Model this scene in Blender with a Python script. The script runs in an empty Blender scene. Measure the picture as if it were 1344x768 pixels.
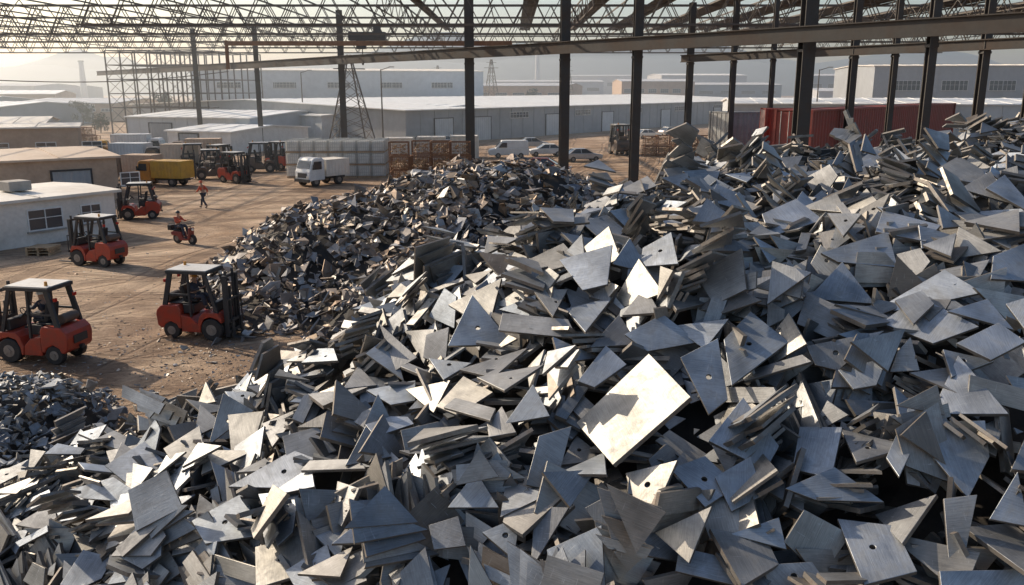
import bpy, bmesh, math, random
import numpy as np
from mathutils import Vector, Matrix, noise
random.seed(11)
R = math.radians
S = bpy.context.scene
COL = S.collection
# ---------------------------------------------------------------- camera
CH = 8.1; F = 1120.0; PT = R(13.5); cp = math.cos(PT); sp = math.sin(PT)
CAM = Vector((0, 0, CH))
cd = bpy.data.cameras.new('camera'); cam = bpy.data.objects.new('camera', cd); COL.objects.link(cam)
cam.location = CAM; cam.rotation_euler = (R(90) - PT, 0, 0)
cd.lens = 30; cd.sensor_width = 36; cd.clip_end = 9000; cd.clip_start = 0.1
S.camera = cam
def ray(px, py):
    u = (px - 672) / F; v = (384 - py) / F
    return Vector((u, cp + v * sp, -sp + v * cp))
def P(px, py, Y):
    d = ray(px, py); return CAM + d * (Y / d.y)
def G(px, py, z=0.0):
    d = ray(px, py); return CAM + d * ((z - CH) / d.z)
def proj(p):
    q = Vector(p) - CAM
    dep = q.y * cp - q.z * sp
    if dep < .1: return (-9999, -9999)
    return (672 + F * q.x / dep, 384 - F * (q.y * sp + q.z * cp) / dep)
# ---------------------------------------------------------------- light
EL = R(30); AZ = R(-58)
SUN = Vector((math.sin(AZ) * math.cos(EL), math.cos(AZ) * math.cos(EL), math.sin(EL)))
w = bpy.data.worlds.new('World'); S.world = w; w.use_nodes = True
nt = w.node_tree; bg = nt.nodes['Background']
sky = nt.nodes.new('ShaderNodeTexSky'); sky.sky_type = 'NISHITA'; sky.sun_disc = False
sky.sun_elevation = EL; sky.sun_rotation = AZ % (2 * math.pi); sky.dust_density = 2.2; sky.air_density = 1.0; sky.altitude = 50
nt.links.new(sky.outputs[0], bg.inputs[0]); bg.inputs[1].default_value = 0.145
sl = bpy.data.lights.new('sun', 'SUN'); sl.energy = 5.0; sl.angle = R(0.55); sl.color = (1.0, .85, .66)
so = bpy.data.objects.new('sun', sl); COL.objects.link(so)
so.rotation_euler = SUN.to_track_quat('Z', 'Y').to_euler(); so.location = SUN * 100
S.view_settings.view_transform = 'Standard'; S.view_settings.look = 'None'; S.view_settings.exposure = 0

# ---------------------------------------------------------------- materials
def nmat(name):
    m = bpy.data.materials.new(name); m.use_nodes = True
    t = m.node_tree; b = t.nodes['Principled BSDF']
    return m, t, b
def node(t, typ, **kw):
    n = t.nodes.new(typ)
    for k, v in kw.items(): setattr(n, k, v)
    return n
def ramp(t, src, stops):
    r = node(t, 'ShaderNodeValToRGB'); e = r.color_ramp.elements
    while len(e) > 1: e.remove(e[-1])
    e[0].position = stops[0][0]; e[0].color = (*stops[0][1], 1)
    for p, c in stops[1:]:
        x = e.new(p); x.color = (*c, 1)
    t.links.new(src, r.inputs[0]); return r.outputs[0]
def g3(v): return (v, v, v)
def mixc(t, fac, a, b, mode='MIX'):
    m = node(t, 'ShaderNodeMix', data_type='RGBA', blend_type=mode)
    for i, v in ((0, fac), (6, a), (7, b)):
        if hasattr(v, 'is_linked') or hasattr(v, 'links'): t.links.new(v, m.inputs[i])
        else: m.inputs[i].default_value = v if i == 0 else (*v, 1)
    return m.outputs[2]
def noi(t, vec, scale, detail=4, rough=.55, dist=0):
    n = node(t, 'ShaderNodeTexNoise'); n.inputs['Scale'].default_value = scale
    n.inputs['Detail'].default_value = detail; n.inputs['Roughness'].default_value = rough
    n.inputs['Distortion'].default_value = dist
    if vec is not None: t.links.new(vec, n.inputs['Vector'])
    return n.outputs[0]
def bump(t, b, h, strength, dist=.02):
    n = node(t, 'ShaderNodeBump'); n.inputs['Strength'].default_value = strength; n.inputs['Distance'].default_value = dist
    t.links.new(h, n.inputs['Height']); t.links.new(n.outputs[0], b.inputs['Normal'])
def paint(name, c, rough=.5, metal=0.0, dirt=.35, scale=3.0, dirtc=(.16, .12, .09), bmp=.15, spec=.5):
    m, t, b = nmat(name)
    tc = node(t, 'ShaderNodeTexCoord').outputs['Object']
    n1 = noi(t, tc, scale, 6, .65); n2 = noi(t, tc, scale * 7, 4)
    f = ramp(t, n1, [(.42, g3(0)), (.75, g3(dirt))])
    f2 = ramp(t, n2, [(.3, g3(.86)), (.7, g3(1.0))])
    c1 = mixc(t, f, c, dirtc); c2 = mixc(t, 1.0, c1, f2, 'MULTIPLY')
    t.links.new(c2, b.inputs['Base Color']); b.inputs['Metallic'].default_value = metal
    rr = ramp(t, n1, [(.3, g3(rough * .8)), (.8, g3(min(1, rough * 1.4)))]); t.links.new(rr, b.inputs['Roughness'])
    b.inputs['Specular IOR Level'].default_value = spec
    bump(t, b, n2, bmp, .01); return m
def glass(name, c=(.03, .04, .05), rough=.08):
    m, t, b = nmat(name); b.inputs['Base Color'].default_value = (*c, 1); b.inputs['Roughness'].default_value = rough
    b.inputs['Specular IOR Level'].default_value = .8; return m
def steel(name, stops, island, metal=.85, r0=.40, r1=.58, rust=.3):
    m, t, b = nmat(name)
    uv = node(t, 'ShaderNodeTexCoord').outputs['UV']
    rnd = node(t, 'ShaderNodeNewGeometry').outputs['Random Per Island'] if island else node(t, 'ShaderNodeObjectInfo').outputs['Random']
    mp = node(t, 'ShaderNodeMapping'); mp.inputs['Scale'].default_value = (4, 110, 1); t.links.new(uv, mp.inputs[0])
    br = noi(t, mp.outputs[0], 1.0, 6, .75)
    mp2 = node(t, 'ShaderNodeMapping'); mp2.inputs['Scale'].default_value = (60, 5, 1); mp2.inputs['Rotation'].default_value = (0, 0, .6); t.links.new(uv, mp2.inputs[0])
    scr = noi(t, mp2.outputs[0], 1.0, 3, .6, .6)
    bl = noi(t, uv, 3.6, 8, .7, .5); sc = noi(t, uv, 22, 5, .65); big = noi(t, uv, 1.8, 3, .5)
    base = ramp(t, rnd, stops)
    c1 = mixc(t, 1.0, base, ramp(t, br, [(.28, g3(.58)), (.72, g3(1.2))]), 'MULTIPLY')
    c1 = mixc(t, 1.0, c1, ramp(t, big, [(.3, g3(.60)), (.68, g3(1.25))]), 'MULTIPLY')
    c1 = mixc(t, ramp(t, scr, [(.64, g3(0)), (.71, g3(.4))]), c1, (.7, .7, .69))
    c2 = mixc(t, ramp(t, bl, [(.48, g3(0)), (.72, g3(.6))]), c1, (.17, .163, .155))
    c3 = mixc(t, ramp(t, sc, [(.60, g3(0)), (.74, g3(rust))]), c2, (.17, .095, .05))
    t.links.new(c3, b.inputs['Base Color'])
    mt = ramp(t, bl, [(.50, g3(metal)), (.75, g3(metal * .55))]); t.links.new(mt, b.inputs['Metallic'])
    mx = node(t, 'ShaderNodeMath', operation='ADD'); t.links.new(ramp(t, bl, [(.3, g3(r0)), (.7, g3(r1))]), mx.inputs[0])
    t.links.new(ramp(t, br, [(.2, g3(0)), (.8, g3(.12))]), mx.inputs[1]); t.links.new(mx.outputs[0], b.inputs['Roughness'])
    ad = node(t, 'ShaderNodeMath', operation='ADD'); t.links.new(br, ad.inputs[0]); t.links.new(sc, ad.inputs[1])
    bump(t, b, ad.outputs[0], .36, .006)
    return m
M = {}
M['plate_mass'] = steel('scrap steel', [(0, (.27, .285, .30)), (.25, (.37, .39, .41)), (.5, (.46, .47, .475)), (.7, (.35, .33, .30)), (.86, (.50, .485, .455)), (1, (.18, .145, .115))], True, r0=.43, r1=.60)
M['edge'] = paint('cut edge', (.23, .215, .195), .5, .6, .6, 9, (.13, .075, .045))
M['plate_blue'] = steel('bluish steel', [(0, (.40, .44, .48)), (1, (.54, .57, .605))], False, rust=.15)
M['plate_grey'] = steel('grey steel', [(0, (.31, .315, .32)), (1, (.47, .465, .45))], False, r0=.44, r1=.62)
M['plate_bright'] = steel('bright steel', [(0, (.42, .405, .375)), (1, (.50, .485, .445))], False, r0=.46, r1=.60, rust=.15)
M['plate_glint'] = steel('glaring steel', [(0, (.44, .43, .40)), (1, (.50, .49, .455))], False, r0=.44, r1=.58, rust=.15)
M['chips'] = steel('shredded scrap', [(0, (.13, .095, .07)), (.2, (.36, .35, .35)), (.38, (.30, .19, .11)), (.52, (.46, .47, .48)), (.66, (.20, .155, .13)), (.8, (.46, .345, .23)), (.93, (.62, .59, .54)), (1, (.12, .14, .19))], True, metal=.45, r0=.42, r1=.65, rust=.45)
M['chips_blue'] = steel('pale shredded scrap', [(0, (.22, .23, .25)), (.5, (.40, .42, .44)), (.8, (.28, .24, .19)), (1, (.54, .55, .55))], True, metal=.55, r0=.45, r1=.65, rust=.3)
M['core'] = paint('gap shade core', (.022, .02, .018), .9, 0, .5, 2)  # near-black layer under the scrap; shade between pieces put into its colour
M['red'] = paint('red paint', (.44, .05, .023), .42, 0, .6, 3.5, (.13, .07, .05))
M['darkred'] = paint('dark red paint', (.27, .045, .032), .55, 0, .5, .8)
M['black'] = paint('black rubber', (.022, .022, .023), .75, 0, .5, 5, (.13, .1, .075))
M['dark'] = paint('dark grey metal', (.05, .052, .055), .5, .3, .3, 3)
M['machine'] = paint('grey brown machine paint', (.12, .085, .065), .6, .1, .5, 3)
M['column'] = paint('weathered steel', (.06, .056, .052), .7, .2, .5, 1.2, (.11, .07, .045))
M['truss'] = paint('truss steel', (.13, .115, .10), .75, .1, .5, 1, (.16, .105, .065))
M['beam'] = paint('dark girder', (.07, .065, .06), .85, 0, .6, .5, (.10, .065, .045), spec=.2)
M['rusty'] = paint('rusty steel', (.28, .14, .07), .8, .2, .6, 2, (.13, .075, .05))
M['rim'] = paint('wheel rim', (.32, .28, .24), .6, .3, .6, 6)
M['white'] = paint('white paint', (.78, .78, .76), .45, 0, .35, 1.2, (.4, .36, .31))
M['silver'] = paint('silver paint', (.5, .51, .52), .35, .5, .2, 1.2)
M['cream'] = paint('brown render', (.50, .37, .27), .8, 0, .5, .6, (.26, .18, .13))
M['wallwhite'] = paint('white render', (.80, .75, .68), .85, 0, .5, .7, (.40, .34, .28))
M['roofpale'] = paint('pale roofing', (.78, .73, .65), .6, 0, .5, .25, (.52, .45, .37))
M['rooftan'] = paint('tan roofing', (.64, .51, .39), .7, 0, .5, .3, (.38, .27, .19))
M['roofwhite'] = paint('white roofing', (.93, .92, .89), .35, 0, .3, .08, (.70, .66, .59))
M['wallgrey'] = paint('grey cladding', (.36, .38, .40), .6, .1, .35, .15, (.2, .2, .2))
M['walllight'] = paint('light cladding', (.58, .61, .63), .6, .1, .3, .12, (.38, .38, .37))
M['haze1'] = paint('haze-tinted wall', (.28, .32, .36), .9, 0, .3, .05, (.2, .22, .25))  # bluish base colour has aerial haze painted in
M['haze2'] = paint('haze-tinted pale wall', (.54, .56, .59), .9, 0, .3, .05, (.36, .36, .37))  # paler, bluish wall colour, distance haze painted in
M['hill'] = paint('haze-tinted hill', (.12, .17, .21), 1, 0, .5, .01, (.09, .12, .14), spec=0)  # blue tint in the colour stands in for aerial haze
M['orange'] = paint('orange paint', (.60, .26, .04), .5, 0, .5, 2)
M['yellow'] = paint('yellow paint', (.64, .36, .05), .5, 0, .5, 1.6, (.3, .18, .08))
M['cgrey'] = paint('grey container', (.33, .34, .34), .6, .1, .5, .7)
M['cage'] = paint('galvanised cage', (.60, .59, .56), .5, .3, .4, 2)
M['tank'] = paint('white plastic tank', (.80, .79, .74), .5, 0, .4, 1.5, (.45, .39, .30))
M['wood'] = paint('pallet wood', (.46, .32, .19), .85, 0, .5, 2)
M['skin'] = paint('skin', (.42, .24, .16), .6, 0, .1, 6)
M['jacket'] = paint('orange jacket', (.62, .11, .05), .85, 0, .3, 6)
M['navy'] = paint('navy cloth', (.045, .05, .07), .9, 0, .2, 6)
M['lamp'] = paint('lamp lens', (.8, .75, .65), .2, 0, 0, 6)
M['redlens'] = paint('red lens', (.5, .02, .01), .3, 0, 0, 6)
M['glass'] = glass('dark glass')
M['winglass'] = glass('window glass', (.06, .07, .08), .15)
M['leaf'] = paint('foliage', (.055, .07, .04), .9, 0, .5, .3, (.09, .10, .06))
M['bark'] = paint('bark', (.09, .065, .045), .95, 0, .3, 4)
M['concrete'] = paint('concrete', (.40, .37, .33), .85, 0, .5, .8, (.24, .2, .16))
# yard ground
m, t, b = nmat('yard dirt')
tc = node(t, 'ShaderNodeTexCoord').outputs['Object']
n1 = noi(t, tc, .10, 9, .62, 1.2); n2 = noi(t, tc, .8, 10, .75, .5); n3 = noi(t, tc, 9, 6, .75)
c = ramp(t, n1, [(.3, (.36, .22, .125)), (.44, (.53, .355, .225)), (.56, (.68, .49, .335)), (.70, (.80, .61, .43))])
c = mixc(t, 1.0, c, ramp(t, n2, [(.28, g3(.42)), (.50, g3(.95)), (.72, g3(1.2))]), 'MULTIPLY')
c = mixc(t, 1.0, c, ramp(t, n3, [(.3, g3(.68)), (.7, g3(1.15))]), 'MULTIPLY')
ch = node(t, 'ShaderNodeMapping'); ch.vector_type = 'POINT'; ch.inputs['Location'].default_value = (.9, -1.9, 0); ch.inputs['Scale'].default_value = (.075, .075, 0); t.links.new(tc, ch.inputs[0])
ln = node(t, 'ShaderNodeVectorMath', operation='LENGTH'); t.links.new(ch.outputs[0], ln.inputs[0])
cm = ramp(t, ln.outputs['Value'], [(.15, g3(.75)), (.95, g3(0))])
cn = ramp(t, noi(t, tc, .45, 8, .7, .8), [(.38, g3(0)), (.55, g3(1))])
k = node(t, 'ShaderNodeMath', operation='MULTIPLY'); t.links.new(cm, k.inputs[0]); t.links.new(cn, k.inputs[1])
c = mixc(t, k.outputs[0], c, (.17, .10, .062))
hsum = None
for ang, sc, seed in ((R(70), .075, 0), (R(40), .06, 55), (R(98), .09, 120), (R(10), .05, 200), (R(82), .13, 310)):
    mp = node(t, 'ShaderNodeMapping'); mp.inputs['Rotation'].default_value = (0, 0, ang); mp.inputs['Location'].default_value = (seed, seed, 0)
    t.links.new(tc, mp.inputs[0])
    wv = node(t, 'ShaderNodeTexWave'); wv.inputs['Scale'].default_value = sc; wv.inputs['Distortion'].default_value = 5
    wv.inputs['Detail'].default_value = 3; wv.inputs['Detail Scale'].default_value = .35
    t.links.new(mp.outputs[0], wv.inputs[0])
    tr = ramp(t, wv.outputs[1], [(.74, g3(0)), (.80, g3(1)), (.86, g3(0)), (.93, g3(0)), (.97, g3(.8)), (1, g3(.8))])
    msk = ramp(t, noi(t, mp.outputs[0], .16, 4, .6), [(.40, g3(.08)), (.56, g3(.7))])
    k = node(t, 'ShaderNodeMath', operation='MULTIPLY'); t.links.new(msk, k.inputs[0]); t.links.new(tr, k.inputs[1])
    c = mixc(t, k.outputs[0], c, (.20, .125, .078))
    if hsum is None: hsum = k.outputs[0]
    else:
        a_ = node(t, 'ShaderNodeMath', operation='ADD'); t.links.new(hsum, a_.inputs[0]); t.links.new(k.outputs[0], a_.inputs[1]); hsum = a_.outputs[0]
t.links.new(c, b.inputs['Base Color']); b.inputs['Roughness'].default_value = .8; b.inputs['Specular IOR Level'].default_value = .3
ad = node(t, 'ShaderNodeMath', operation='ADD'); t.links.new(n2, ad.inputs[0]); t.links.new(n3, ad.inputs[1])
a2 = node(t, 'ShaderNodeMath', operation='SUBTRACT'); t.links.new(ad.outputs[0], a2.inputs[0]); t.links.new(hsum, a2.inputs[1])
bump(t, b, a2.outputs[0], 1.0, .16); M['dirt'] = m

# ---------------------------------------------------------------- mesh builder
ZUP = Vector((0, 0, 1))
def frame(a, b, up=ZUP):
    a = Vector(a); b = Vector(b); d = (b - a); L = d.length; d = d / L
    if abs(d.dot(up)) > .98: up = Vector((0, 1, 0)) if abs(d.y) < .9 else Vector((1, 0, 0))
    s = d.cross(up).normalized(); u = s.cross(d).normalized()
    return a, b, d, s, u
class MB:
    def __init__(s): s.v = []; s.f = []
    def add(s, vs, fs):
        o = len(s.v); s.v += [tuple(x) for x in vs]; s.f += [tuple(i + o for i in f) for f in fs]; return s
    def box(s, x0, y0, z0, x1, y1, z1):
        return s.add([(x0, y0, z0), (x1, y0, z0), (x1, y1, z0), (x0, y1, z0), (x0, y0, z1), (x1, y0, z1), (x1, y1, z1), (x0, y1, z1)],
                     [(0, 3, 2, 1), (4, 5, 6, 7), (0, 1, 5, 4), (1, 2, 6, 5), (2, 3, 7, 6), (3, 0, 4, 7)])
    def bar(s, a, b, w, h=None, up=ZUP):
        h = h or w; a, b, d, sd, u = frame(a, b, up); sd = sd * w / 2; u = u * h / 2
        return s.add([a - sd - u, a + sd - u, a + sd + u, a - sd + u, b - sd - u, b + sd - u, b + sd + u, b - sd + u],
                     [(0, 3, 2, 1), (4, 5, 6, 7), (0, 1, 5, 4), (1, 2, 6, 5), (2, 3, 7, 6), (3, 0, 4, 7)])
    def tube(s, a, b, r, n=10, r2=None):
        r2 = r if r2 is None else r2; a, b, d, sd, u = frame(a, b)
        vs = []
        for q, rr in ((a, r), (b, r2)):
            for i in range(n):
                t_ = 2 * math.pi * i / n; vs.append(q + sd * math.cos(t_) * rr + u * math.sin(t_) * rr)
        fs = [(i, (i + 1) % n, n + (i + 1) % n, n + i) for i in range(n)] + [tuple(range(n - 1, -1, -1)), tuple(range(n, 2 * n))]
        return s.add(vs, fs)
    def prism(s, pts, y0, y1, ax='y'):
        n = len(pts)
        f = {'y': lambda p, k: (p[0], k, p[1]), 'x': lambda p, k: (k, p[0], p[1]), 'z': lambda p, k: (p[0], p[1], k)}[ax]
        vs = [f(p, y0) for p in pts] + [f(p, y1) for p in pts]
        return s.add(vs, [(i, (i + 1) % n, n + (i + 1) % n, n + i) for i in range(n)] + [tuple(range(n - 1, -1, -1)), tuple(range(n, 2 * n))])
    def loft(s, rings):
        n = len(rings[0]); vs = [p for r in rings for p in r]; fs = []
        for k in range(len(rings) - 1):
            for i in range(n): fs.append((k * n + i, k * n + (i + 1) % n, (k + 1) * n + (i + 1) % n, (k + 1) * n + i))
        fs += [tuple(range(n - 1, -1, -1)), tuple(range((len(rings) - 1) * n, len(rings) * n))]
        return s.add(vs, fs)
    def corr(s, x0, x1, y, z0, z1, pitch=.28, dep=.036):
        n = max(2, int((x1 - x0) / pitch)); xs = []; p = (x1 - x0) / n
        for i in range(n):
            a = x0 + i * p; xs += [(a, 0), (a + p * .3, 0), (a + p * .5, dep), (a + p * .8, dep)]
        xs.append((x1, 0)); k = len(xs)
        return s.add([(a, y + d, z0) for a, d in xs] + [(a, y + d, z1) for a, d in xs], [(i, i + 1, k + i + 1, k + i) for i in range(k - 1)])
    def build(s, name, mat, parent=None, bevel=0, smooth=False, fix=True):
        me = bpy.data.meshes.new(name); me.from_pydata(s.v, [], s.f)
        if fix:
            bm = bmesh.new(); bm.from_mesh(me); bmesh.ops.recalc_face_normals(bm, faces=bm.faces); bm.to_mesh(me); bm.free()
        if mat: me.materials.append(mat)
        if smooth: me.polygons.foreach_set('use_smooth', [True] * len(me.polygons))
        o = bpy.data.objects.new(name, me); COL.objects.link(o)
        if parent: o.parent = parent
        if bevel:
            bv = o.modifiers.new('b', 'BEVEL'); bv.width = bevel; bv.segments = 2; bv.limit_method = 'ANGLE'; bv.angle_limit = R(35)
        return o
def tag(o, label=None, cat=None, group=None, kind=None):
    if label: o['label'] = label
    if cat: o['category'] = cat
    if group: o['group'] = group
    if kind: o['kind'] = kind
    return o
def thing(name, label, cat, loc=(0, 0, 0), rz=0, group=None):
    o = bpy.data.objects.new(name, None); COL.objects.link(o); o.location = loc; o.rotation_euler = (0, 0, rz)
    o.empty_display_size = .3
    return tag(o, label, cat, group)
def dup(o, loc, rz, label, parent=None):
    c = o.copy(); COL.objects.link(c)
    if parent is None: c.location = loc; c.rotation_euler = (0, 0, rz); c['label'] = label
    else: c.parent = parent
    for ch in list(o.children): dup(ch, None, None, None, c)
    return c

# ---------------------------------------------------------------- height fields
class Field:
    def __init__(s, anchors, x0, x1, y0, y1, st, amp, fr, seed, smooth=.02):
        A = np.array(anchors, float); n = len(A)
        def U(d2): return np.where(d2 > 1e-9, d2 * np.log(np.maximum(d2, 1e-9)) * .5, 0)
        D = ((A[:, None, :2] - A[None, :, :2]) ** 2).sum(-1)
        K = U(D) + np.eye(n) * smooth * 5; Pm = np.c_[np.ones(n), A[:, :2]]
        L = np.zeros((n + 3, n + 3)); L[:n, :n] = K; L[:n, n:] = Pm; L[n:, :n] = Pm.T
        w_ = np.linalg.solve(L, np.r_[A[:, 2], 0, 0, 0])
        s.xs = np.arange(x0, x1 + st / 2, st); s.ys = np.arange(y0, y1 + st / 2, st); s.st = st; s.x0 = x0; s.y0 = y0
        X, Y = np.meshgrid(s.xs, s.ys, indexing='ij')
        H = w_[n] + w_[n + 1] * X + w_[n + 2] * Y
        for i in range(n): H = H + w_[i] * U((X - A[i, 0]) ** 2 + (Y - A[i, 1]) ** 2)
        for i in range(len(s.xs)):
            for j in range(len(s.ys)):
                q = Vector((s.xs[i] * fr, s.ys[j] * fr, seed))
                H[i, j] += amp * (noise.noise(q) + .5 * noise.noise(q * 2.3))
        s.H = H
    def h(s, x, y):
        a = (x - s.x0) / s.st; b_ = (y - s.y0) / s.st
        i = int(min(max(a, 0), len(s.xs) - 1.001)); j = int(min(max(b_, 0), len(s.ys) - 1.001))
        fa = min(max(a - i, 0), 1); fb = min(max(b_ - j, 0), 1); H = s.H
        return float((H[i, j] * (1 - fa) + H[i + 1, j] * fa) * (1 - fb) + (H[i, j + 1] * (1 - fa) + H[i + 1, j + 1] * fa) * fb)
    def n(s, x, y, e=.3):
        return Vector((s.h(x - e, y) - s.h(x + e, y), s.h(x, y - e) - s.h(x, y + e), 2 * e)).normalized()
    def mesh(s, name, mat, drop, parent=None):
        nx, ny = len(s.xs), len(s.ys); vs = []; fs = []
        for i in range(nx):
            for j in range(ny): vs.append((s.xs[i], s.ys[j], s.H[i, j] - drop))
        for i in range(nx - 1):
            for j in range(ny - 1):
                q = (i * ny + j, (i + 1) * ny + j, (i + 1) * ny + j + 1, i * ny + j + 1)
                if max(vs[k][2] for k in q) > -.3: fs.append(q)
        return vs, fs
def A(px, py, Y): p = P(px, py, Y); return (p.x, p.y, p.z)
anch = [A(*q) for q in [
    (0, 768, 9.5), (200, 768, 8.6), (400, 768, 7.8), (600, 768, 7.2), (800, 768, 6.9), (1000, 768, 6.8), (1200, 768, 6.6), (1344, 768, 6.5),
    (0, 705, 10.5), (200, 655, 9.9), (400, 655, 8.9), (600, 640, 8.2), (800, 640, 7.8), (1000, 640, 7.7), (1200, 640, 7.4), (1344, 640, 7.2),
    (0, 640, 12.4), (200, 580, 11.5), (400, 560, 10.3), (600, 545, 9.2), (800, 520, 8.8), (1000, 520, 8.6), (1200, 520, 8.3), (1344, 520, 8.0),
    (120, 585, 13), (250, 540, 13), (400, 480, 12.6), (480, 422, 12.8), (600, 425, 10.9), (800, 400, 10.3), (1000, 400, 9.9), (1200, 400, 9.5), (1344, 400, 9.2),
    (545, 372, 14), (620, 345, 14), (720, 296, 15), (800, 302, 13), (1000, 300, 11.8), (1200, 300, 11.1), (1344, 300, 10.8),
    (860, 252, 16.5), (1000, 250, 14.5), (1200, 242, 14), (1344, 230, 14), (940, 230, 18), (1050, 228, 19.5), (1150, 217, 20), (1230, 198, 21), (1344, 166, 23), (1344, 194, 18), (1200, 220, 17.5)]]
anch += [(-11, 13, 1.2), (-10, 15.5, -.6), (-6.5, 16.2, -.6), (-4, 17, -.4), (-1.5, 18.5, .3), (1, 20, 1.2), (4, 22, 2.2), (8, 25, 2.4), (13, 28, 3.3), (19, 29, 4.6), (20, 22, 7.0), (18, 14, 6.9), (14, 9, 5.8), (12, 6, 4),
         (-10, 8, 1.5), (-6, 5, .6), (0, 4, 1.2), (6, 4, 1.8), (10, 4, 2.2), (0, 1.5, -.5), (-8, 2, -.5), (8, 1.5, 0), (24, 20, 6), (24, 30, 2), (16, 34, 0), (8, 31, -.3), (-13, 10, 0), (2, 24, -.3), (-14, 16, -1), (24, 10, 5), (18, 5, 3), (26, 36, -1), (-2, 22, -.6)]
main = Field(anch, -14, 26, 1, 36, .25, .28, .6, 3.1)
anch2 = [A(*q) for q in [(380, 276, 36), (330, 303, 34), (450, 262, 37), (520, 240, 38), (590, 218, 39), (650, 217, 40), (710, 243, 42), (780, 264, 44), (300, 340, 32.5)]]
for px, py in ((262, 395), (280, 418), (335, 446), (300, 440)): g = G(px, py); anch2.append((g.x, g.y, 0))
anch2 += [(-6.5, 26.5, .0), (-3, 26, 0), (1, 26, 0), (5, 28, .2), (9, 32, .2), (12, 38, 0), (13, 45, 0), (8, 50, -.3), (2, 49, -.3), (-4, 46, -.3), (-9, 43, -.3), (-13, 39, -.4), (-14, 34, -.5), (-3, 32, 2.7), (-7, 31.5, 1.8), (1, 33, 3.3), (-16, 28, -1), (-12, 25, -1), (16, 30, -1), (16, 50, -1), (-16, 50, -1), (4, 24, -.8)]
shred = Field(anch2, -16, 16, 24, 52, .4, .6, .35, 9.7, .05)
anch3 = [A(*q) for q in [(0, 500, 19.3), (40, 500, 19.3), (80, 514, 19)]] + [(-12.9, 19, 1.35), (-9.6, 18.6, -.15), (-9.0, 20, -.5), (-9.4, 16.5, -.1), (-12, 16.5, .3), (-14, 16.5, .3), (-10.6, 21.5, -.2), (-12.5, 22, -.2), (-15, 21.5, -.1), (-15, 19, 1.2), (-17, 19, 0), (-8, 17.5, -.9), (-8, 22, -1)]
blue = Field(anch3, -17, -8, 15, 23, .3, .15, .8, 5.5)

# ---------------------------------------------------------------- plates
def plate_geom(poly, t_, hole=None):
    n = len(poly); V = []; Fc = []; UV = []
    if hole is None:
        V = [(x, y, t_ / 2) for x, y in poly] + [(x, y, -t_ / 2) for x, y in poly]
        Fc = [tuple(range(n)), tuple(range(2 * n - 1, n - 1, -1))] + [(i, n + i, n + (i + 1) % n, (i + 1) % n) for i in range(n)]
        E = [0, 0] + [1] * n
    else:
        hx, hy, hr = hole; ang = [2 * math.pi * i / 14 for i in range(14)] + [math.atan2(y - hy, x - hx) % (2 * math.pi) for x, y in poly]
        ang = sorted(set(round(a, 4) for a in ang)); outer = []
        for a in ang:
            dx, dy = math.cos(a), math.sin(a); best = None
            for i in range(n):
                x1, y1 = poly[i]; x2, y2 = poly[(i + 1) % n]; ex, ey = x2 - x1, y2 - y1
                den = dx * ey - dy * ex
                if abs(den) < 1e-9: continue
                tt = ((x1 - hx) * ey - (y1 - hy) * ex) / den; ss = ((x1 - hx) * dy - (y1 - hy) * dx) / den
                if tt > 0 and -1e-3 <= ss <= 1.001 and (best is None or tt > best): best = tt
            outer.append((hx + dx * (best or .1), hy + dy * (best or .1)))
        m_ = len(ang); inner = [(hx + math.cos(a) * hr, hy + math.sin(a) * hr) for a in ang]
        V = [(x, y, z) for z in (t_ / 2, -t_ / 2) for lst in (outer, inner) for x, y in lst]; E = []
        for i in range(m_):
            j = (i + 1) % m_
            Fc += [(i, j, m_ + j, m_ + i), (2 * m_ + j, 2 * m_ + i, 3 * m_ + i, 3 * m_ + j), (j, i, 2 * m_ + i, 2 * m_ + j), (m_ + i, m_ + j, 3 * m_ + j, 3 * m_ + i)]
            E += [0, 0, 1, 1]
    ox, oy = random.uniform(0, 50), random.uniform(0, 50)
    for f in Fc:
        for i in f: UV.append((V[i][0] + ox + (V[i][2] * .6), V[i][1] + oy + V[i][2]))
    return V, Fc, UV, E
def rand_poly(sz):
    k = random.random(); a = sz * random.uniform(.85, 1.25); b_ = a * random.uniform(.5, .9); j = lambda: random.uniform(-.07, .07) * a
    if k < .54: p = [(-a / 2, -b_ / 2), (a / 2, -b_ / 2 + j()), (random.uniform(-.5, .25) * a, b_ / 2)]; nm = 'triangular'
    elif k < .80: p = [(-a / 2 + j(), -b_ / 2 + j()), (a / 2 + j(), -b_ / 2 + j()), (a * random.uniform(0, .42), b_ / 2), (-a * random.uniform(.25, .5), b_ / 2 + j())]; nm = 'four-sided'
    elif k < .83: p = [(-a / 2, -b_ / 2), (a / 2, -b_ / 2), (a / 2, b_ * .1), (a * .15, b_ / 2), (-a / 2 + j(), b_ / 2)]; nm = 'five-sided'
    else: c_ = a * random.uniform(.2, .34); p = [(-a * .6, -c_ / 2), (a * .6, -c_ / 2), (a * random.uniform(.25, .6), c_ / 2), (-a * .6 + j(), c_ / 2)]; nm = 'long narrow'
    return p, nm
def orient(nrm, spin):
    z = nrm.normalized(); x = Vector((math.cos(spin), math.sin(spin), 0)); x = (x - z * x.dot(z)).normalized(); y = z.cross(x)
    return Matrix((x, y, z)).transposed()
def tilt(nrm, ang, az):
    ax = Vector((math.cos(az), math.sin(az), 0)); ax = (ax - nrm * ax.dot(nrm)).normalized()
    return Matrix.Rotation(ang, 3, ax) @ nrm
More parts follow.
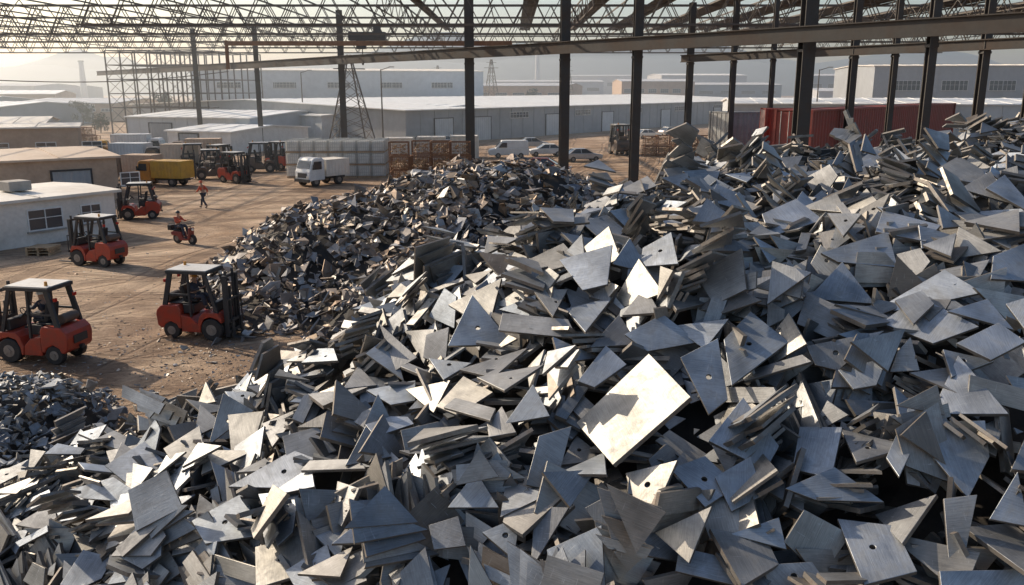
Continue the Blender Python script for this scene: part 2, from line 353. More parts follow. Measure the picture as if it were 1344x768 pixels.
class Mass:
    def __init__(s): s.v = []; s.f = []; s.uv = []; s.mi = []
    def put(s, loc, rot, V, Fc, UV, E=None):
        o = len(s.v)
        for q in V:
            p = rot @ Vector(q) + loc; s.v.append((p.x, p.y, p.z))
        for f in Fc: s.f.append(tuple(i + o for i in f))
        s.uv += UV; s.mi += [2 * e for e in E] if E else [0] * len(Fc)
    def build(s, name, mats, extra=None):
        if extra:
            o = len(s.v); s.v += extra[0]; s.f += [tuple(i + o for i in f) for f in extra[1]]; s.mi += [1] * len(extra[1])
            for f in extra[1]:
                for i in f: s.uv.append((extra[0][i][0], extra[0][i][1]))
        me = bpy.data.meshes.new(name); me.from_pydata(s.v, [], s.f)
        uvl = me.uv_layers.new(name='UVMap'); uvl.data.foreach_set('uv', [c_ for q in s.uv for c_ in q])
        for mm in mats: me.materials.append(mm)
        me.polygons.foreach_set('material_index', s.mi)
        o = bpy.data.objects.new(name, me); COL.objects.link(o); return o
def inview(p, mg=160):
    a, b_ = proj(p); return -mg < a < 1344 + mg and -60 < b_ < 768 + mg
def hit(px, py):
    d = ray(px, py).normalized(); s_ = 3.0
    while s_ < 45:
        q = CAM + d * s_
        if q.z < main.h(q.x, q.y): return q
        s_ += .04
    return None
BIG = hit(832, 540)
ms = Mass()
def scatter(fld, ms, x0, x1, y0, y1, dens, szr, offr, tiltr, thr=(.024, .050), cluster=1):
    n = int((x1 - x0) * (y1 - y0) * dens)
    for _ in range(n):
        x = random.uniform(x0, x1); y = random.uniform(y0, y1); h = fld.h(x, y)
        if h < .03: continue
        p = Vector((x, y, h))
        if not inview(p): continue
        nr = fld.n(x, y); az = 9 * noise.noise(Vector((x * .45, y * .45, 4.4))) + random.gauss(0, .5); nn = tilt(nr, R(random.uniform(*tiltr)), az)
        sz = random.uniform(*szr)
        if y > 14: sz *= .72
        spin = random.uniform(0, 6.28); off = random.uniform(*offr)
        if (p - BIG).length < 1.0: off = min(off, -.16); nn = (nn + nr * 1.2).normalized()
        slip = orient(nn, spin) @ Vector((random.uniform(-1, 1), random.uniform(-1, 1), 0)).normalized() * random.uniform(.03, .10) * (1.3 if cluster > 1 else 0)
        for k in range(1 if cluster == 1 else random.randint(3, cluster if (p - BIG).length > 1.2 else 3)):
            po, _n = rand_poly(sz * random.uniform(.88, 1.08)); th = random.uniform(*thr)
            rot = orient(tilt(nn, R(random.uniform(0, 4)), random.uniform(0, 6)), spin + random.gauss(0, .14))
            lc = p + nn * (off + k * .056 * random.uniform(.85, 1.3)) + slip * k
            hole = None
            if y < 12 and random.random() < .08: hole = (0, -.06 * sz, .024)
            ms.put(lc, rot, *plate_geom(po, th, hole))
scatter(main, ms, -12, 20, 4.5, 30, 6.5, (.40, .68), (-.46, -.16), (36, 85))
scatter(main, ms, -12, 20, 4.5, 30, 3.5, (.42, .70), (-.20, -.02), (14, 56))
scatter(main, ms, -12, 20, 4.5, 30, 3.2, (.42, .70), (-.30, -.08), (12, 58), cluster=9)
scatter(main, ms, -12, 20, 4.5, 30, 2.2, (.32, .54), (-.04, .05), (5, 40))
scatter(main, ms, -12, 20, 4.5, 16, 4.5, (.10, .28), (-.16, .04), (5, 80), thr=(.010, .022))
scatter(main, ms, 0, 24, 14, 33, 8, (.24, .48), (-.05, .14), (5, 80), thr=(.012, .024))
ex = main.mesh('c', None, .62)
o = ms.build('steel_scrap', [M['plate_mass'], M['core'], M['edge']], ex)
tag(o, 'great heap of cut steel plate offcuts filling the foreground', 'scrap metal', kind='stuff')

def chip_geom(sz):
    n = random.choice((3, 4, 4, 5, 6)); a0 = random.uniform(0, 6); V = []; asp = random.uniform(.35, .95)
    for i in range(n):
        a = a0 + 2 * math.pi * (i + random.uniform(-.3, .3)) / n; r = sz * random.uniform(.25, .68)
        V.append((math.cos(a) * r, math.sin(a) * r * asp, random.uniform(-.16, .16) * sz))
    t_ = random.uniform(.012, .05); V2 = [(x, y, z - t_) for x, y, z in V]
    Fc = [tuple(range(n)), tuple(range(2 * n - 1, n - 1, -1))] + [(i, n + i, n + (i + 1) % n, (i + 1) % n) for i in range(n)]
    V = V + V2; ox = random.uniform(0, 40); UV = [(V[i][0] + ox, V[i][1] + ox) for f in Fc for i in f]
    return V, Fc, UV
def chips(fld, x0, x1, y0, y1, dens, szr, name, mat, label, drop=.25):
    ms = Mass(); n = int((x1 - x0) * (y1 - y0) * dens)
    for _ in range(n):
        x = random.uniform(x0, x1); y = random.uniform(y0, y1); h = fld.h(x, y)
        if h < -.02:
            if h < -.6 or random.random() > .09: continue
            h = 0.0
        p = Vector((x, y, h))
        if not inview(p, 100): continue
        nn = tilt(fld.n(x, y), R(abs(random.gauss(0, 48))), random.uniform(0, 6.28))
        lift = random.uniform(-.10, .20) if h > .01 else .02
        ms.put(p + Vector((0, 0, lift)), orient(nn, random.uniform(0, 6)), *chip_geom(random.uniform(*szr) * (1 if random.random() < .88 else 1.8)))
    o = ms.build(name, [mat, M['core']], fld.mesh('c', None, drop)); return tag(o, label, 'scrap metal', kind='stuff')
chips(shred, -15, 14, 25, 50, 18, (.20, .58), 'shredded_scrap', M['chips'], 'brownish mixed shredded scrap pile behind the red forklift')
chips(blue, -16, -8.6, 15.5, 22.5, 55, (.10, .34), 'pale_scrap', M['chips_blue'], 'low pale grey shredded scrap pile at the left edge')
ms = Mass()
for _ in range(3800):
    if random.random() < .6: g = G(random.uniform(60, 480), random.uniform(430, 590))
    else: g = G(random.uniform(-20, 520), random.uniform(262, 500))
    if noise.noise(Vector((g.x * .35, g.y * .35, 2))) < random.uniform(-.35, .25): continue
    s_ = random.uniform(.04, .13) * (2 if random.random() < .05 else 1)
    ms.put(Vector((g.x, g.y, s_ * .12)), orient(tilt(ZUP, R(random.uniform(0, 25)), random.uniform(0, 6)), random.uniform(0, 6)), *chip_geom(s_))
tag(ms.build('rubble', [M['chips']]), 'small bits of scrap and rubble strewn over the dirt yard', 'rubble', kind='stuff')

# individual plates
hand = [
 ('G', 'big bright rectangular steel plate glaring in the sun at the middle of the heap', [(758,557),(853,466),(908,523),(806,612)], 0),
 ('b', None, [(690,637),(707,573),(750,560),(728,645)], 0), ('s', None, [(588,455),(620,388),(674,453)], 1),
 ('g', None, [(650,402),(722,352),(735,362),(700,408)], 0), ('g', 'sunlit triangular plate shining near the crest above the bright rectangle', [(797,412),(840,340),(872,385)], 0),
 ('g', None, [(762,330),(800,298),(815,340),(770,362)], 0), ('s', None, [(558,345),(612,350),(582,386),(562,375)], 0), ('b', None, [(498,425),(548,470),(520,487)], 0),
 ('s', None, [(1077,333),(1165,305),(1178,352),(1100,345)], 0), ('s', None, [(1150,272),(1255,292),(1210,308),(1188,300)], 0),
 ('s', None, [(1142,412),(1240,355),(1290,385),(1190,407)], 0), ('s', None, [(1157,425),(1205,390),(1285,430),(1225,452)], 0),
 ('s', None, [(1060,393),(1105,345),(1148,400)], 0), ('b', None, [(1008,392),(1035,342),(1064,378),(1048,396)], 0),
 ('s', None, [(950,447),(985,410),(1035,450),(960,507)], 1), ('s', None, [(893,470),(942,445),(955,525),(930,545)], 1),
 ('s', None, [(930,580),(975,523),(1022,587),(1005,618)], 1), ('s', 'large notched blue-grey plate standing on the right slope of the heap', [(1203,555),(1292,553),(1298,600),(1270,655),(1215,590)], 0),
 ('s', None, [(1222,545),(1258,468),(1324,545)], 0), ('b', None, [(1058,455),(1160,435),(1100,487),(1070,480)], 1), ('s', None, [(1100,487),(1165,470),(1150,507),(1120,512)], 0),
 ('s', None, [(718,722),(790,690),(795,775),(730,775)], 1), ('s', None, [(435,715),(500,663),(558,712)], 0), ('s', None, [(340,650),(394,645),(385,700),(365,718)], 0),
 ('s', None, [(252,685),(325,645),(335,705),(270,715)], 1), ('s', None, [(300,640),(385,592),(427,608),(380,642)], 1), ('s', None, [(142,768),(190,680),(228,755)], 0),
 ('s', None, [(88,645),(150,627),(205,662),(110,655)], 0), ('b', None, [(100,660),(170,672),(160,695),(95,677)], 0), ('s', None, [(375,750),(430,715),(447,775),(390,775)], 0),
 ('w', None, [(860,700),(935,665),(905,740)], 0), ('w', None, [(822,622),(890,605),(862,668),(830,655)], 1), ('s', None, [(880,617),(925,600),(967,640),(925,667)], 1),
 ('s', None, [(1030,642),(1095,614),(1160,660),(1070,657)], 0), ('s', None, [(820,440),(870,413),(917,450),(850,462)], 0), ('b', None, [(887,402),(950,370),(1000,395),(950,412)], 0),
 ('s', None, [(1000,282),(1045,262),(1080,290),(1010,312)], 0), ('s', None, [(907,250),(930,230),(967,250),(940,264)], 0), ('b', None, [(713,279),(738,245),(750,272)], 0),
 ('b', None, [(780,267),(850,232),(862,245),(800,270)], 0), ('s', None, [(1290,207),(1330,193),(1346,232)], 0), ('s', None, [(1155,235),(1215,215),(1237,240),(1190,252)], 0),
 ('s', None, [(588,667),(625,620),(655,667)], 0), ('s', None, [(663,557),(700,505),(722,547)], 0), ('s', None, [(758,502),(795,455),(822,480),(780,510)], 0),
 ('b', None, [(563,690),(602,678),(612,717),(570,722)], 0), ('s', None, [(633,700),(684,678),(674,735)], 1), ('b', None, [(768,667),(800,650),(855,722),(803,717)], 0),
 ('w', None, [(300,545),(347,540),(335,580),(305,602)], 0), ('w', None, [(58,592),(130,560),(112,592)], 0), ('s', None, [(138,612),(190,580),(222,612),(165,634)], 0),
 ('b', None, [(453,612),(480,560),(514,600)], 0), ('w', None, [(533,512),(592,500),(570,543)], 0), ('s', None, [(1255,452),(1310,425),(1346,450),(1300,474)], 0),
 ('s', None, [(1303,337),(1346,320),(1350,370),(1300,367)], 0), ('s', None, [(1163,602),(1195,530),(1212,560),(1180,627)], 0), ('b', None, [(1238,655),(1282,650),(1264,738),(1245,742)], 0),
 ('s', 'flat blue-grey plate lying at the bottom right corner of the heap', [(1232,750),(1350,748),(1352,785),(1236,785)], 0), ('s', None, [(958,702),(1022,680),(1032,722)], 0), ('b', None, [(1000,742),(1065,738),(1092,775),(1010,775)], 1),
 ('s', None, [(1298,682),(1335,620),(1350,692)], 0), ('w', None, [(390,562),(452,530),(447,562)], 0), ('s', None, [(938,627),(985,600),(1002,650),(960,672)], 0),
 ('w', None, [(438,432),(500,415),(470,452)], 0), ('s', None, [(868,287),(937,265),(932,295),(880,307)], 0), ('b', None, [(903,372),(950,325),(987,350),(930,377)], 0),
 ('w', None, [(683,347),(740,320),(762,345),(700,362)], 0), ('b', None, [(1178,462),(1195,443),(1207,487),(1168,489)], 0), ('s', None, [(480,465),(512,440),(530,500)], 0),
 ('w', None, [(215,590),(262,560),(270,600),(230,612)], 0), ('b', None, [(560,440),(590,430),(585,480),(556,470)], 0), ('s', None, [(1320,400),(1346,392),(1350,440)], 0), ('b', None, [(20,690),(70,660),(80,700)], 0),
]
def place_word(px, py):
    col = ['far left', 'left', 'centre left', 'centre', 'centre right', 'right', 'far right'][min(6, max(0, int(px / 192)))]
    row = 'near crest' if py < 290 else 'on upper slope' if py < 410 else 'on middle slope' if py < 530 else 'on lower slope' if py < 650 else 'at heap foot'
    return row + ', ' + col
GP = 'loose steel plates lying on the big scrap heap'
placed = []
def mkplate(poly, th, hole, mat, loc, rot, label):
    V, Fc, UV, E = plate_geom(poly, th, hole)
    me = bpy.data.meshes.new('steel_plate'); me.from_pydata(V, [], Fc); u = me.uv_layers.new(name='UVMap')
    u.data.foreach_set('uv', [c_ for q in UV for c_ in q]); me.materials.append(mat); me.materials.append(M['edge'])
    me.polygons.foreach_set('material_index', E)
    o = bpy.data.objects.new('steel_plate', me); COL.objects.link(o)
    o.matrix_world = Matrix.Translation(loc) @ rot.to_4x4()
    bv = o.modifiers.new('b', 'BEVEL'); bv.width = .003; bv.segments = 1; bv.limit_method = 'ANGLE'; bv.angle_limit = R(50); bv.material = 0
    tag(o, label, 'steel plate', GP); placed.append(loc.copy()); return o
WORD = {'plate_blue': 'blue-grey', 'plate_grey': 'dull grey', 'plate_bright': 'bright', 'plate_glint': 'shining'}
def lab(nsides, area, hole, mk, nrm, px, py, narrow=False):
    s_ = 'large' if area > .25 else 'medium' if area > .14 else 'small'
    sh = 'long narrow' if narrow else {3: 'triangular', 4: 'four-sided', 5: 'five-sided'}.get(nsides, 'jagged')
    tl = 'leaning left' if nrm.x < -.3 else 'leaning right' if nrm.x > .3 else 'lying flat' if nrm.z > .85 else 'facing forward'
    return '%s %s %s plate%s %s %s' % (s_, WORD[mk], sh, ' with hole' if hole else '', tl, place_word(px, py))
def calm(nn, H_, lim=.955):   # lean a plate off the exact mirror angle
    if nn.dot(H_) > lim:
        d = nn - H_ * nn.dot(H_)
        if d.length < .03: d = Vector((.6, -.3, .3)) - H_ * Vector((.6, -.3, .3)).dot(H_)
        nn = (H_ * lim + d.normalized() * math.sqrt(1 - lim * lim)).normalized()
    return nn
for kind, lb, pts, hole in hand:
    cx = sum(p[0] for p in pts) / len(pts); cy = sum(p[1] for p in pts) / len(pts)
    q = hit(cx, cy)
    if q is None: continue
    v = (CAM - q).normalized(); q = q + v * (.52 if kind == 'G' else .20) + Vector((0, 0, .04)) * (kind != 'G'); sn = main.n(q.x, q.y)
    H_ = (v + SUN).normalized()
    if kind == 'G': nn = tilt(H_, R(10), 2.2); mk = 'plate_glint'
    elif kind == 'g': nn = tilt(H_, R(random.uniform(8, 13)), random.uniform(0, 6)); mk = 'plate_glint'
    elif kind == 'w': nn = tilt(H_, R(random.uniform(16, 26)), random.uniform(0, 6)); mk = 'plate_bright'
    elif kind == 'b': nn = calm((sn * .7 + v * .55 + Vector((random.gauss(.05, .2), random.gauss(0, .2), 0))).normalized(), H_); mk = 'plate_grey'
    else: nn = calm((sn * .8 + v * .45 + Vector((random.gauss(.06, .2), random.gauss(.05, .16), .1))).normalized(), H_, .94); mk = 'plate_blue'
    if nn.dot(v) < .52: nn = (nn + v * .6).normalized()
    rot = orient(nn, random.uniform(0, 6.28)); inv = rot.transposed(); poly = []
    for a_, b_ in pts:
        d = ray(a_, b_); tt = (q - CAM).dot(nn) / d.dot(nn); l = inv @ (CAM + d * tt - q); poly.append((l.x, l.y))
    ar = .5 * sum(poly[i][0] * poly[(i + 1) % len(poly)][1] - poly[(i + 1) % len(poly)][0] * poly[i][1] for i in range(len(poly)))
    if ar < 0: poly = poly[::-1]; ar = -ar
    hl = None
    if hole:
        c0 = (sum(p[0] for p in poly) / len(poly), sum(p[1] for p in poly) / len(poly)); hl = (c0[0], c0[1], .03)
    mkplate(poly, .05 if kind == 'G' else random.uniform(.030, .046), hl, M[mk], q, rot, lb or lab(len(pts), ar, hole, mk, nn, cx, cy))
tries = 0
while len(placed) < 300 and tries < 30000:
    tries += 1
    y = 5.5 + 10.5 * random.random() ** 1.1; x = random.uniform(-9, 10.5); h = main.h(x, y)
    if h < .5: continue
    p = Vector((x, y, h)); sx, sy = proj(p)
    if not (5 < sx < 1340 and 100 < sy < 760): continue
    if any((p - q).length < .42 for q in placed) or (p - BIG).length < .95: continue
    v = (CAM - p).normalized(); az = 9 * noise.noise(Vector((x * .45, y * .45, 4.4))) + random.gauss(0, .5); nn = tilt(main.n(x, y), R(random.uniform(5, 44)), az)
    if random.random() < .85: nn = calm(nn, (v + SUN).normalized(), .95)
    if nn.dot(v) < .38 or nn.z < .15: continue
    sz = random.uniform(.44, .68); poly, nm = rand_poly(sz)
    hole = (0, -.06 * sz, random.uniform(.02, .03)) if (random.random() < .2 and nm != 'long narrow') else None
    mk = random.choice(['plate_blue', 'plate_blue', 'plate_grey', 'plate_grey', 'plate_bright'])
    ar = .5 * sum(poly[i][0] * poly[(i + 1) % len(poly)][1] - poly[(i + 1) % len(poly)][0] * poly[i][1] for i in range(len(poly)))
    mkplate(poly, random.uniform(.026, .046), hole, M[mk], p + nn * random.uniform(.08, .16), orient(nn, random.uniform(0, 6.28)), lab(len(poly), ar, hole, mk, nn, sx, sy, nm == 'long narrow'))

# ---------------------------------------------------------------- ground, hills
mb = MB()
mb.add([(-4000, -200, 0), (4000, -200, 0), (4000, 6000, 0), (-4000, 6000, 0)], [(0, 1, 2, 3)])
tag(mb.build('ground', M['dirt']), 'brown dirt yard floor with tyre tracks', 'ground', kind='structure')
def hill(Y, x0, x1, hmax, seed, mat):
    n = 90; vs = []
    for i in range(n + 1):
        x = x0 + (x1 - x0) * i / n; e = math.sin(math.pi * i / n) ** .4
        z = hmax * e * (.55 + .55 * noise.noise(Vector((x * .0021, seed, 0))) + .14 * noise.noise(Vector((x * .012, seed, 3))))
        vs += [(x, Y, 0), (x, Y + 60, z * .75), (x, Y + 150, z), (x, Y + 500, 0)]
    fs = [(4 * i + k, 4 * i + 4 + k, 4 * i + 5 + k, 4 * i + 1 + k) for i in range(n) for k in range(3)]
    m_ = MB(); m_.add(vs, fs); return tag(m_.build('hills', mat, smooth=True), kind='structure')
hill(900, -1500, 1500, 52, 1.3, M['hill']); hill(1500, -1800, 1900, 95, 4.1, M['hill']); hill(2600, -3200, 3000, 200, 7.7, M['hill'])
hz, t, b = nmat('air haze'); t.nodes.remove(b); vsn = node(t, 'ShaderNodeVolumeScatter'); vsn.inputs['Density'].default_value = .0016
vsn.inputs['Color'].default_value = (.88, .95, 1, 1); vsn.inputs['Anisotropy'].default_value = .6
t.links.new(vsn.outputs[0], t.nodes['Material Output'].inputs['Volume'])
mb = MB(); mb.box(-900, 66, -2, 900, 880, 34); tag(mb.build('haze', hz), 'thin dusty haze hanging over the far yard', 'haze', kind='structure')

# ---------------------------------------------------------------- canopy steel
def L1(px):
    a = Vector((-41, 124)); d = Vector((64.4, -85)); u = (px - 672) / F
    t_ = (u * (a.y * .985) - a.x) / (d.x - u * d.y * .985); return a + d * t_
def L2(px):
    a = Vector((15, 75)); d = Vector((13.8, -27)); u = (px - 672) / F
    t_ = (u * a.y - a.x) / (d.x - u * d.y); return a + d * t_
def column(xy, h, wd, label, ang):
    r = thing('steel_column', label, 'column', (xy.x, xy.y, 0), ang, 'steel columns holding up the open canopy')
    c_ = MB(); c_.box(-wd / 2, -wd / 2, .04, wd / 2, -wd / 2 + .07, h); c_.box(-wd / 2, wd / 2 - .07, .04, wd / 2, wd / 2, h); c_.box(-.04, -wd / 2 + .07, .04, .04, wd / 2 - .07, h)
    c_.build('shaft', M['column'], r)
    MB().box(-wd * .8, -wd * .8, 0, wd * .8, wd * .8, .04).build('base_plate', M['rusty'], r)
    MB().box(-wd / 2 - .03, -wd / 2 - .03, 10.0, wd / 2 + .03, wd / 2 + .03, 10.14).build('splice_collar', M['column'], r)
ordn = ['first', 'second', 'third', 'fourth', 'fifth', 'sixth', 'seventh', 'eighth', 'ninth', 'tenth', 'eleventh']
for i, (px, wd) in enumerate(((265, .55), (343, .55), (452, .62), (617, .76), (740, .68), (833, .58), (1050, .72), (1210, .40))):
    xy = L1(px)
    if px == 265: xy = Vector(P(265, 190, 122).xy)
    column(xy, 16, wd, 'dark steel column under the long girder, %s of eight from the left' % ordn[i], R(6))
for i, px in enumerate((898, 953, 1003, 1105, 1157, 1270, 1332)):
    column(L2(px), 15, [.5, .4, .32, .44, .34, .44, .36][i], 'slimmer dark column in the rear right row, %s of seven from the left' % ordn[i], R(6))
def girder(a, b_, h, fw, name, label, mat):
    a = Vector(a); b_ = Vector(b_); r = thing(name, label, 'girder', a); d = b_ - a
    g_ = MB(); o0 = Vector((0, 0, 0))
    g_.bar(o0 + Vector((0, 0, -h / 2)), d + Vector((0, 0, -h / 2)), fw, .06); g_.bar(o0 + Vector((0, 0, h / 2)), d + Vector((0, 0, h / 2)), fw, .06)
    g_.build('flange', mat, r); MB().bar(o0, d, .04, h - .062).build('web', mat, r)
p0 = L1(140); p1 = L1(1420)
off = Vector((-.35, -.55))
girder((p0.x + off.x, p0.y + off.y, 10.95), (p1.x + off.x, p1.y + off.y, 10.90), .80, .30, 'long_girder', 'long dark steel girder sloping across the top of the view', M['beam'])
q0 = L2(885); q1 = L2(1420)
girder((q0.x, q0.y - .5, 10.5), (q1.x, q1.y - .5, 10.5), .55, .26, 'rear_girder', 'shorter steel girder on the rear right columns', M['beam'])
def truss(y, x0, x1, z0, z1, label, step=2.6, cw=.11, lw=.065):
    r = thing('lattice_truss', label, 'roof truss', (x0, y, z0), 0, 'lattice trusses of the open canopy'); L = x1 - x0; hh = z1 - z0
    for z in (0, hh):
        k = MB()
        for yy in (-.35, .35): k.bar((0, yy, z), (L, yy, z), cw * 1.3, cw * 1.3)
        k.build('top_chord' if z else 'bottom_chord', M['truss'], r)
    k = MB(); n = int(L / step)
    for i in range(n):
        a = L * i / n; c_ = L * (i + 1) / n; mid = (a + c_) / 2
        for yy in (-.35, .35):
            k.bar((a, yy, 0), (mid, yy, hh), lw); k.bar((mid, yy, hh), (c_, yy, 0), lw)
    k.build('lattice', M['truss'], r)
for i, (y, x0, x1, z0, z1) in enumerate([(128, -96, 62, 13.0, 15.3), (110, -84, 62, 12.9, 15.4), (96, -76, 62, 12.9, 15.4), (82, -66, 60, 12.9, 15.4), (70, -34, 50, 12.9, 15.4)]):
    truss(y, x0, x1, z0, z1, 'zigzag lattice roof truss crossing the yard, %s from the back' % ordn[i])
r = thing('canopy_roof', 'open canopy roof of purlins and narrow dark sheets above the trusses', 'canopy roof', (0, 0, 15.5))
pg = MB()
for x in range(-94, 62, 4): pg.bar((x, 66, 0), (x, 134, 0), .08, .13)
for x in range(-90, 62, 16):
    for k_ in range(16):
        y0_ = 66 + k_ * 4.2; pg.bar((x, y0_, -1.6), (x, y0_ + 2.1, -.1), .06); pg.bar((x, y0_ + 2.1, -.1), (x, y0_ + 4.2, -1.6), .06)
    pg.bar((x, 66, -1.6), (x, 133, -1.6), .09)
pg.build('purlin', M['truss'], r)
for k, (x0, x1) in enumerate([(-9, -8), (1, 2.4), (7, 8.6), (12.5, 14.5), (18, 20.5), (24, 27), (30.5, 34), (38, 42), (46, 52)]):
    s_ = MB(); n = max(2, int((x1 - x0) / .4))
    vs = []
    for i in range(2 * n + 1):
        x = x0 + (x1 - x0) * i / (2 * n); z = .1 + (.09 if i % 2 else 0); vs += [(x, 66, z), (x, 121, z)]
    s_.add(vs, [(2 * i, 2 * i + 2, 2 * i + 3, 2 * i + 1) for i in range(2 * n)])
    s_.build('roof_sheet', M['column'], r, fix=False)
a = P(297, 57, 92); b_ = P(672, 57, 84)
r = thing('travelling_crane', 'brown travelling crane beam with hoist trolley under the trusses', 'crane', (a.x, a.y, a.z)); d = b_ - a
MB().bar((0, 0, 0), d, .3, .45).build('crane_beam', M['rusty'], r, .03)
MB().bar((0, 0, -2.6), (0, 0, .3), .3, .3).build('end_post', M['rusty'], r)
MB().box(12.8, -.9, .25, 16.6, .2, 1.1).box(13.6, -1.0, -.6, 14.6, -.4, .25).box(15.4, -1, .5, 16.2, -.92, 1.8).build('hoist_trolley', M['dark'], r, .05)
MB().tube((14.2, -.7, -.6), (14.2, -.7, -1.8), .05).tube((14.2, -.7, -1.8), (14.2, -.7, -2.2), .18, 10, .08).build('hook', M['dark'], r)
def skeleton():
    c0 = P(150, 190, 150); r = thing('steel_skeleton', 'bare multi-level steel lattice frame at the left behind the yard', 'steel frame', (c0.x, c0.y, 0), R(-12))
    W, D, H = 17, 22, 14.2
    for lv in range(1, 7):
        k = MB(); z = H * lv / 6
        for i in range(7): k.bar((W * i / 6, 0, z), (W * i / 6, D, z), .13)
        for j in range(4): k.bar((0, D * j / 3, z), (W, D * j / 3, z), .15)
        k.build('floor_beam', M['truss'], r)
    for i in range(7):
        for j in range(4):
            MB().bar((W * i / 6, D * j / 3, 0), (W * i / 6, D * j / 3, H), .18, .18).build('post', M['truss'], r)
    k = MB()
    for lv in range(6):
        for i in range(6):
            z = H * lv / 6; k.bar((W * i / 6, 0, z), (W * (i + 1) / 6, 0, z + H / 6), .06)
            k.bar((W * (i + 1) / 6, 0, z), (W * i / 6, 0, z + H / 6), .06)
    k.build('bracing', M['truss'], r)
skeleton()
def pylon(px, py_base, top_py, label, Y, wb=3.2):
    g_ = P(px, py_base, Y); tp = P(px, top_py, Y); H = tp.z; r = thing('lattice_pylon', label, 'pylon', (g_.x, Y, 0), R(25), 'lattice pylons among the warehouses')
    k = MB(); c_ = MB(); n = 8; wf = lambda z: wb * (1 - z / H) * .5 + .18
    for sx in (-1, 1):
        for sy in (-1, 1): k.bar((sx * wf(0), sy * wf(0), 0), (sx * wf(H), sy * wf(H), H), .13)
    for i in range(n):
        z = H * i / n; z2 = H * (i + 1) / n; a_, b2 = wf(z), wf(z2)
        for s_ in (-1, 1):
            c_.bar((-a_, s_ * a_, z), (b2, s_ * b2, z2), .06); c_.bar((a_, s_ * a_, z), (-b2, s_ * b2, z2), .06)
            c_.bar((s_ * a_, -a_, z), (s_ * b2, b2, z2), .06); c_.bar((s_ * a_, a_, z), (s_ * b2, -b2, z2), .06)
    k.build('leg', M['truss'], r); c_.build('bracing', M['truss'], r)
    MB().bar((-2, 0, H * .86), (2, 0, H * .86), .12).bar((-1.4, 0, H * .95), (1.4, 0, H * .95), .10).build('cross_arm', M['truss'], r)
pylon(463, 200, 72, 'tall lattice pylon beside the white crates', 110, 5)
pylon(645, 120, 78, 'distant lattice pylon above the long warehouse roof', 230, 4)
pylon(745, 120, 84, 'small far pylon right of the middle columns', 300, 4)
pylon(575, 120, 86, 'small far pylon left of the middle columns', 300, 4)

# ---------------------------------------------------------------- buildings
def shed(name, label, p0, p1, depth, h, wall, roof, rise=0.6, doors=(), windows=(), over=.3, rib=0, group=None):
    p0 = Vector(p0[:2]); p1 = Vector(p1[:2]); d = p1 - p0; L = d.length; r = thing(name, label, 'building', (p0.x, p0.y, 0), math.atan2(d.y, d.x), group)
    k = MB(); k.prism([(0, 0), (depth, 0), (depth, h), (depth / 2, h + rise), (0, h)], 0, L, 'x')
    if rib:
        n = int(L / rib)
        for i in range(n + 1): x = min(L - .06, max(.06, L * i / n)); k.box(x - .05, -.06, 0, x + .05, -.001, h - .02)
    k.build('wall', wall, r)
    k = MB(); o_ = over; t_ = .16; sl_ = rise / (depth / 2) * o_
    k.prism([(-o_, h - sl_ + .01), (depth / 2, h + rise + .01), (depth + o_, h - sl_ + .01), (depth + o_, h - sl_ + t_), (depth / 2, h + rise + t_), (-o_, h - sl_ + t_)], -o_, L + o_, 'x')
    rf = k.build('roof', roof, r)
    k = MB(); n = max(2, int(L / 3.0))
    for i in range(1, n):
        x = L * i / n
        for ya, za, yb, zb in ((-o_, h - sl_, depth / 2, h + rise), (depth / 2, h + rise, depth + o_, h - sl_)): k.bar((x, ya, za + t_ + .02), (x, yb, zb + t_ + .02), .07, .06)
    k.build('roof_seam', roof, rf)
    for x, w_, hh in doors:
        dd = MB().corr(x, x + w_, -.09, .05, hh, .5, .03).build('door', M['wallgrey'] if wall != M['wallgrey'] else M['walllight'], r, fix=False)
        MB().box(x - .12, -.14, 0, x, -.002, hh + .12).box(x + w_, -.14, 0, x + w_ + .12, -.002, hh + .12).box(x, -.14, hh, x + w_, -.002, hh + .12).build('door_frame', M['dark'], dd)
    for x, z, w_, hh in windows:
        f_ = MB(); e = .07
        f_.box(x, -.07, z, x + w_, -.002, z + e).box(x, -.07, z + hh - e, x + w_, -.002, z + hh).box(x, -.07, z + e, x + e, -.002, z + hh - e).box(x + w_ - e, -.07, z + e, x + w_, -.002, z + hh - e)
        nn_ = max(2, int(w_ / .8))
        for i in range(1, nn_): f_.box(x + w_ * i / nn_ - .025, -.06, z + e, x + w_ * i / nn_ + .025, -.002, z + hh - e)
        f_.box(x + e, -.05, z + hh * .55, x + w_ - e, -.004, z + hh * .55 + .04)
        w2 = f_.build('window', M['white'], r); MB().box(x + e, -.025, z + e, x + w_ - e, -.003, z + hh - e).build('pane', M['winglass'], w2)
        MB().box(x - .08, -.14, z - .08, x + w_ + .08, -.002, z - .003).build('sill', M['concrete'], w2)
    return r
a = G(155, 306); b0 = G(-60, 338)
r = shed('site_office', 'small white office with pale flat roof and barred windows at the left edge', (b0.x, b0.y), (a.x, a.y), 6.5, 2.35, M['wallwhite'], M['roofpale'], .12, doors=[(.5, 1.0, 2.0)], windows=[(3.7, .75, 1.9, 1.15), (6.6, .8, 1.2, 1.05)])
MB().box(4, 2, 2.68, 5.2, 3.2, 3.2).build('roof_unit', M['concrete'], r, .04)
a = G(158, 262); b0 = G(-80, 280)
shed('workshop', 'long brown workshop with stepped tan roof behind the white office', (b0.x, b0.y), (a.x, a.y), 13, 3.1, M['cream'], M['rooftan'], .3, doors=[(7, 2.5, 2.3)], windows=[(2, 1, 1.4, 1), (11.5, 1, 1.4, 1)])
a = G(108, 226); b0 = G(-60, 232)
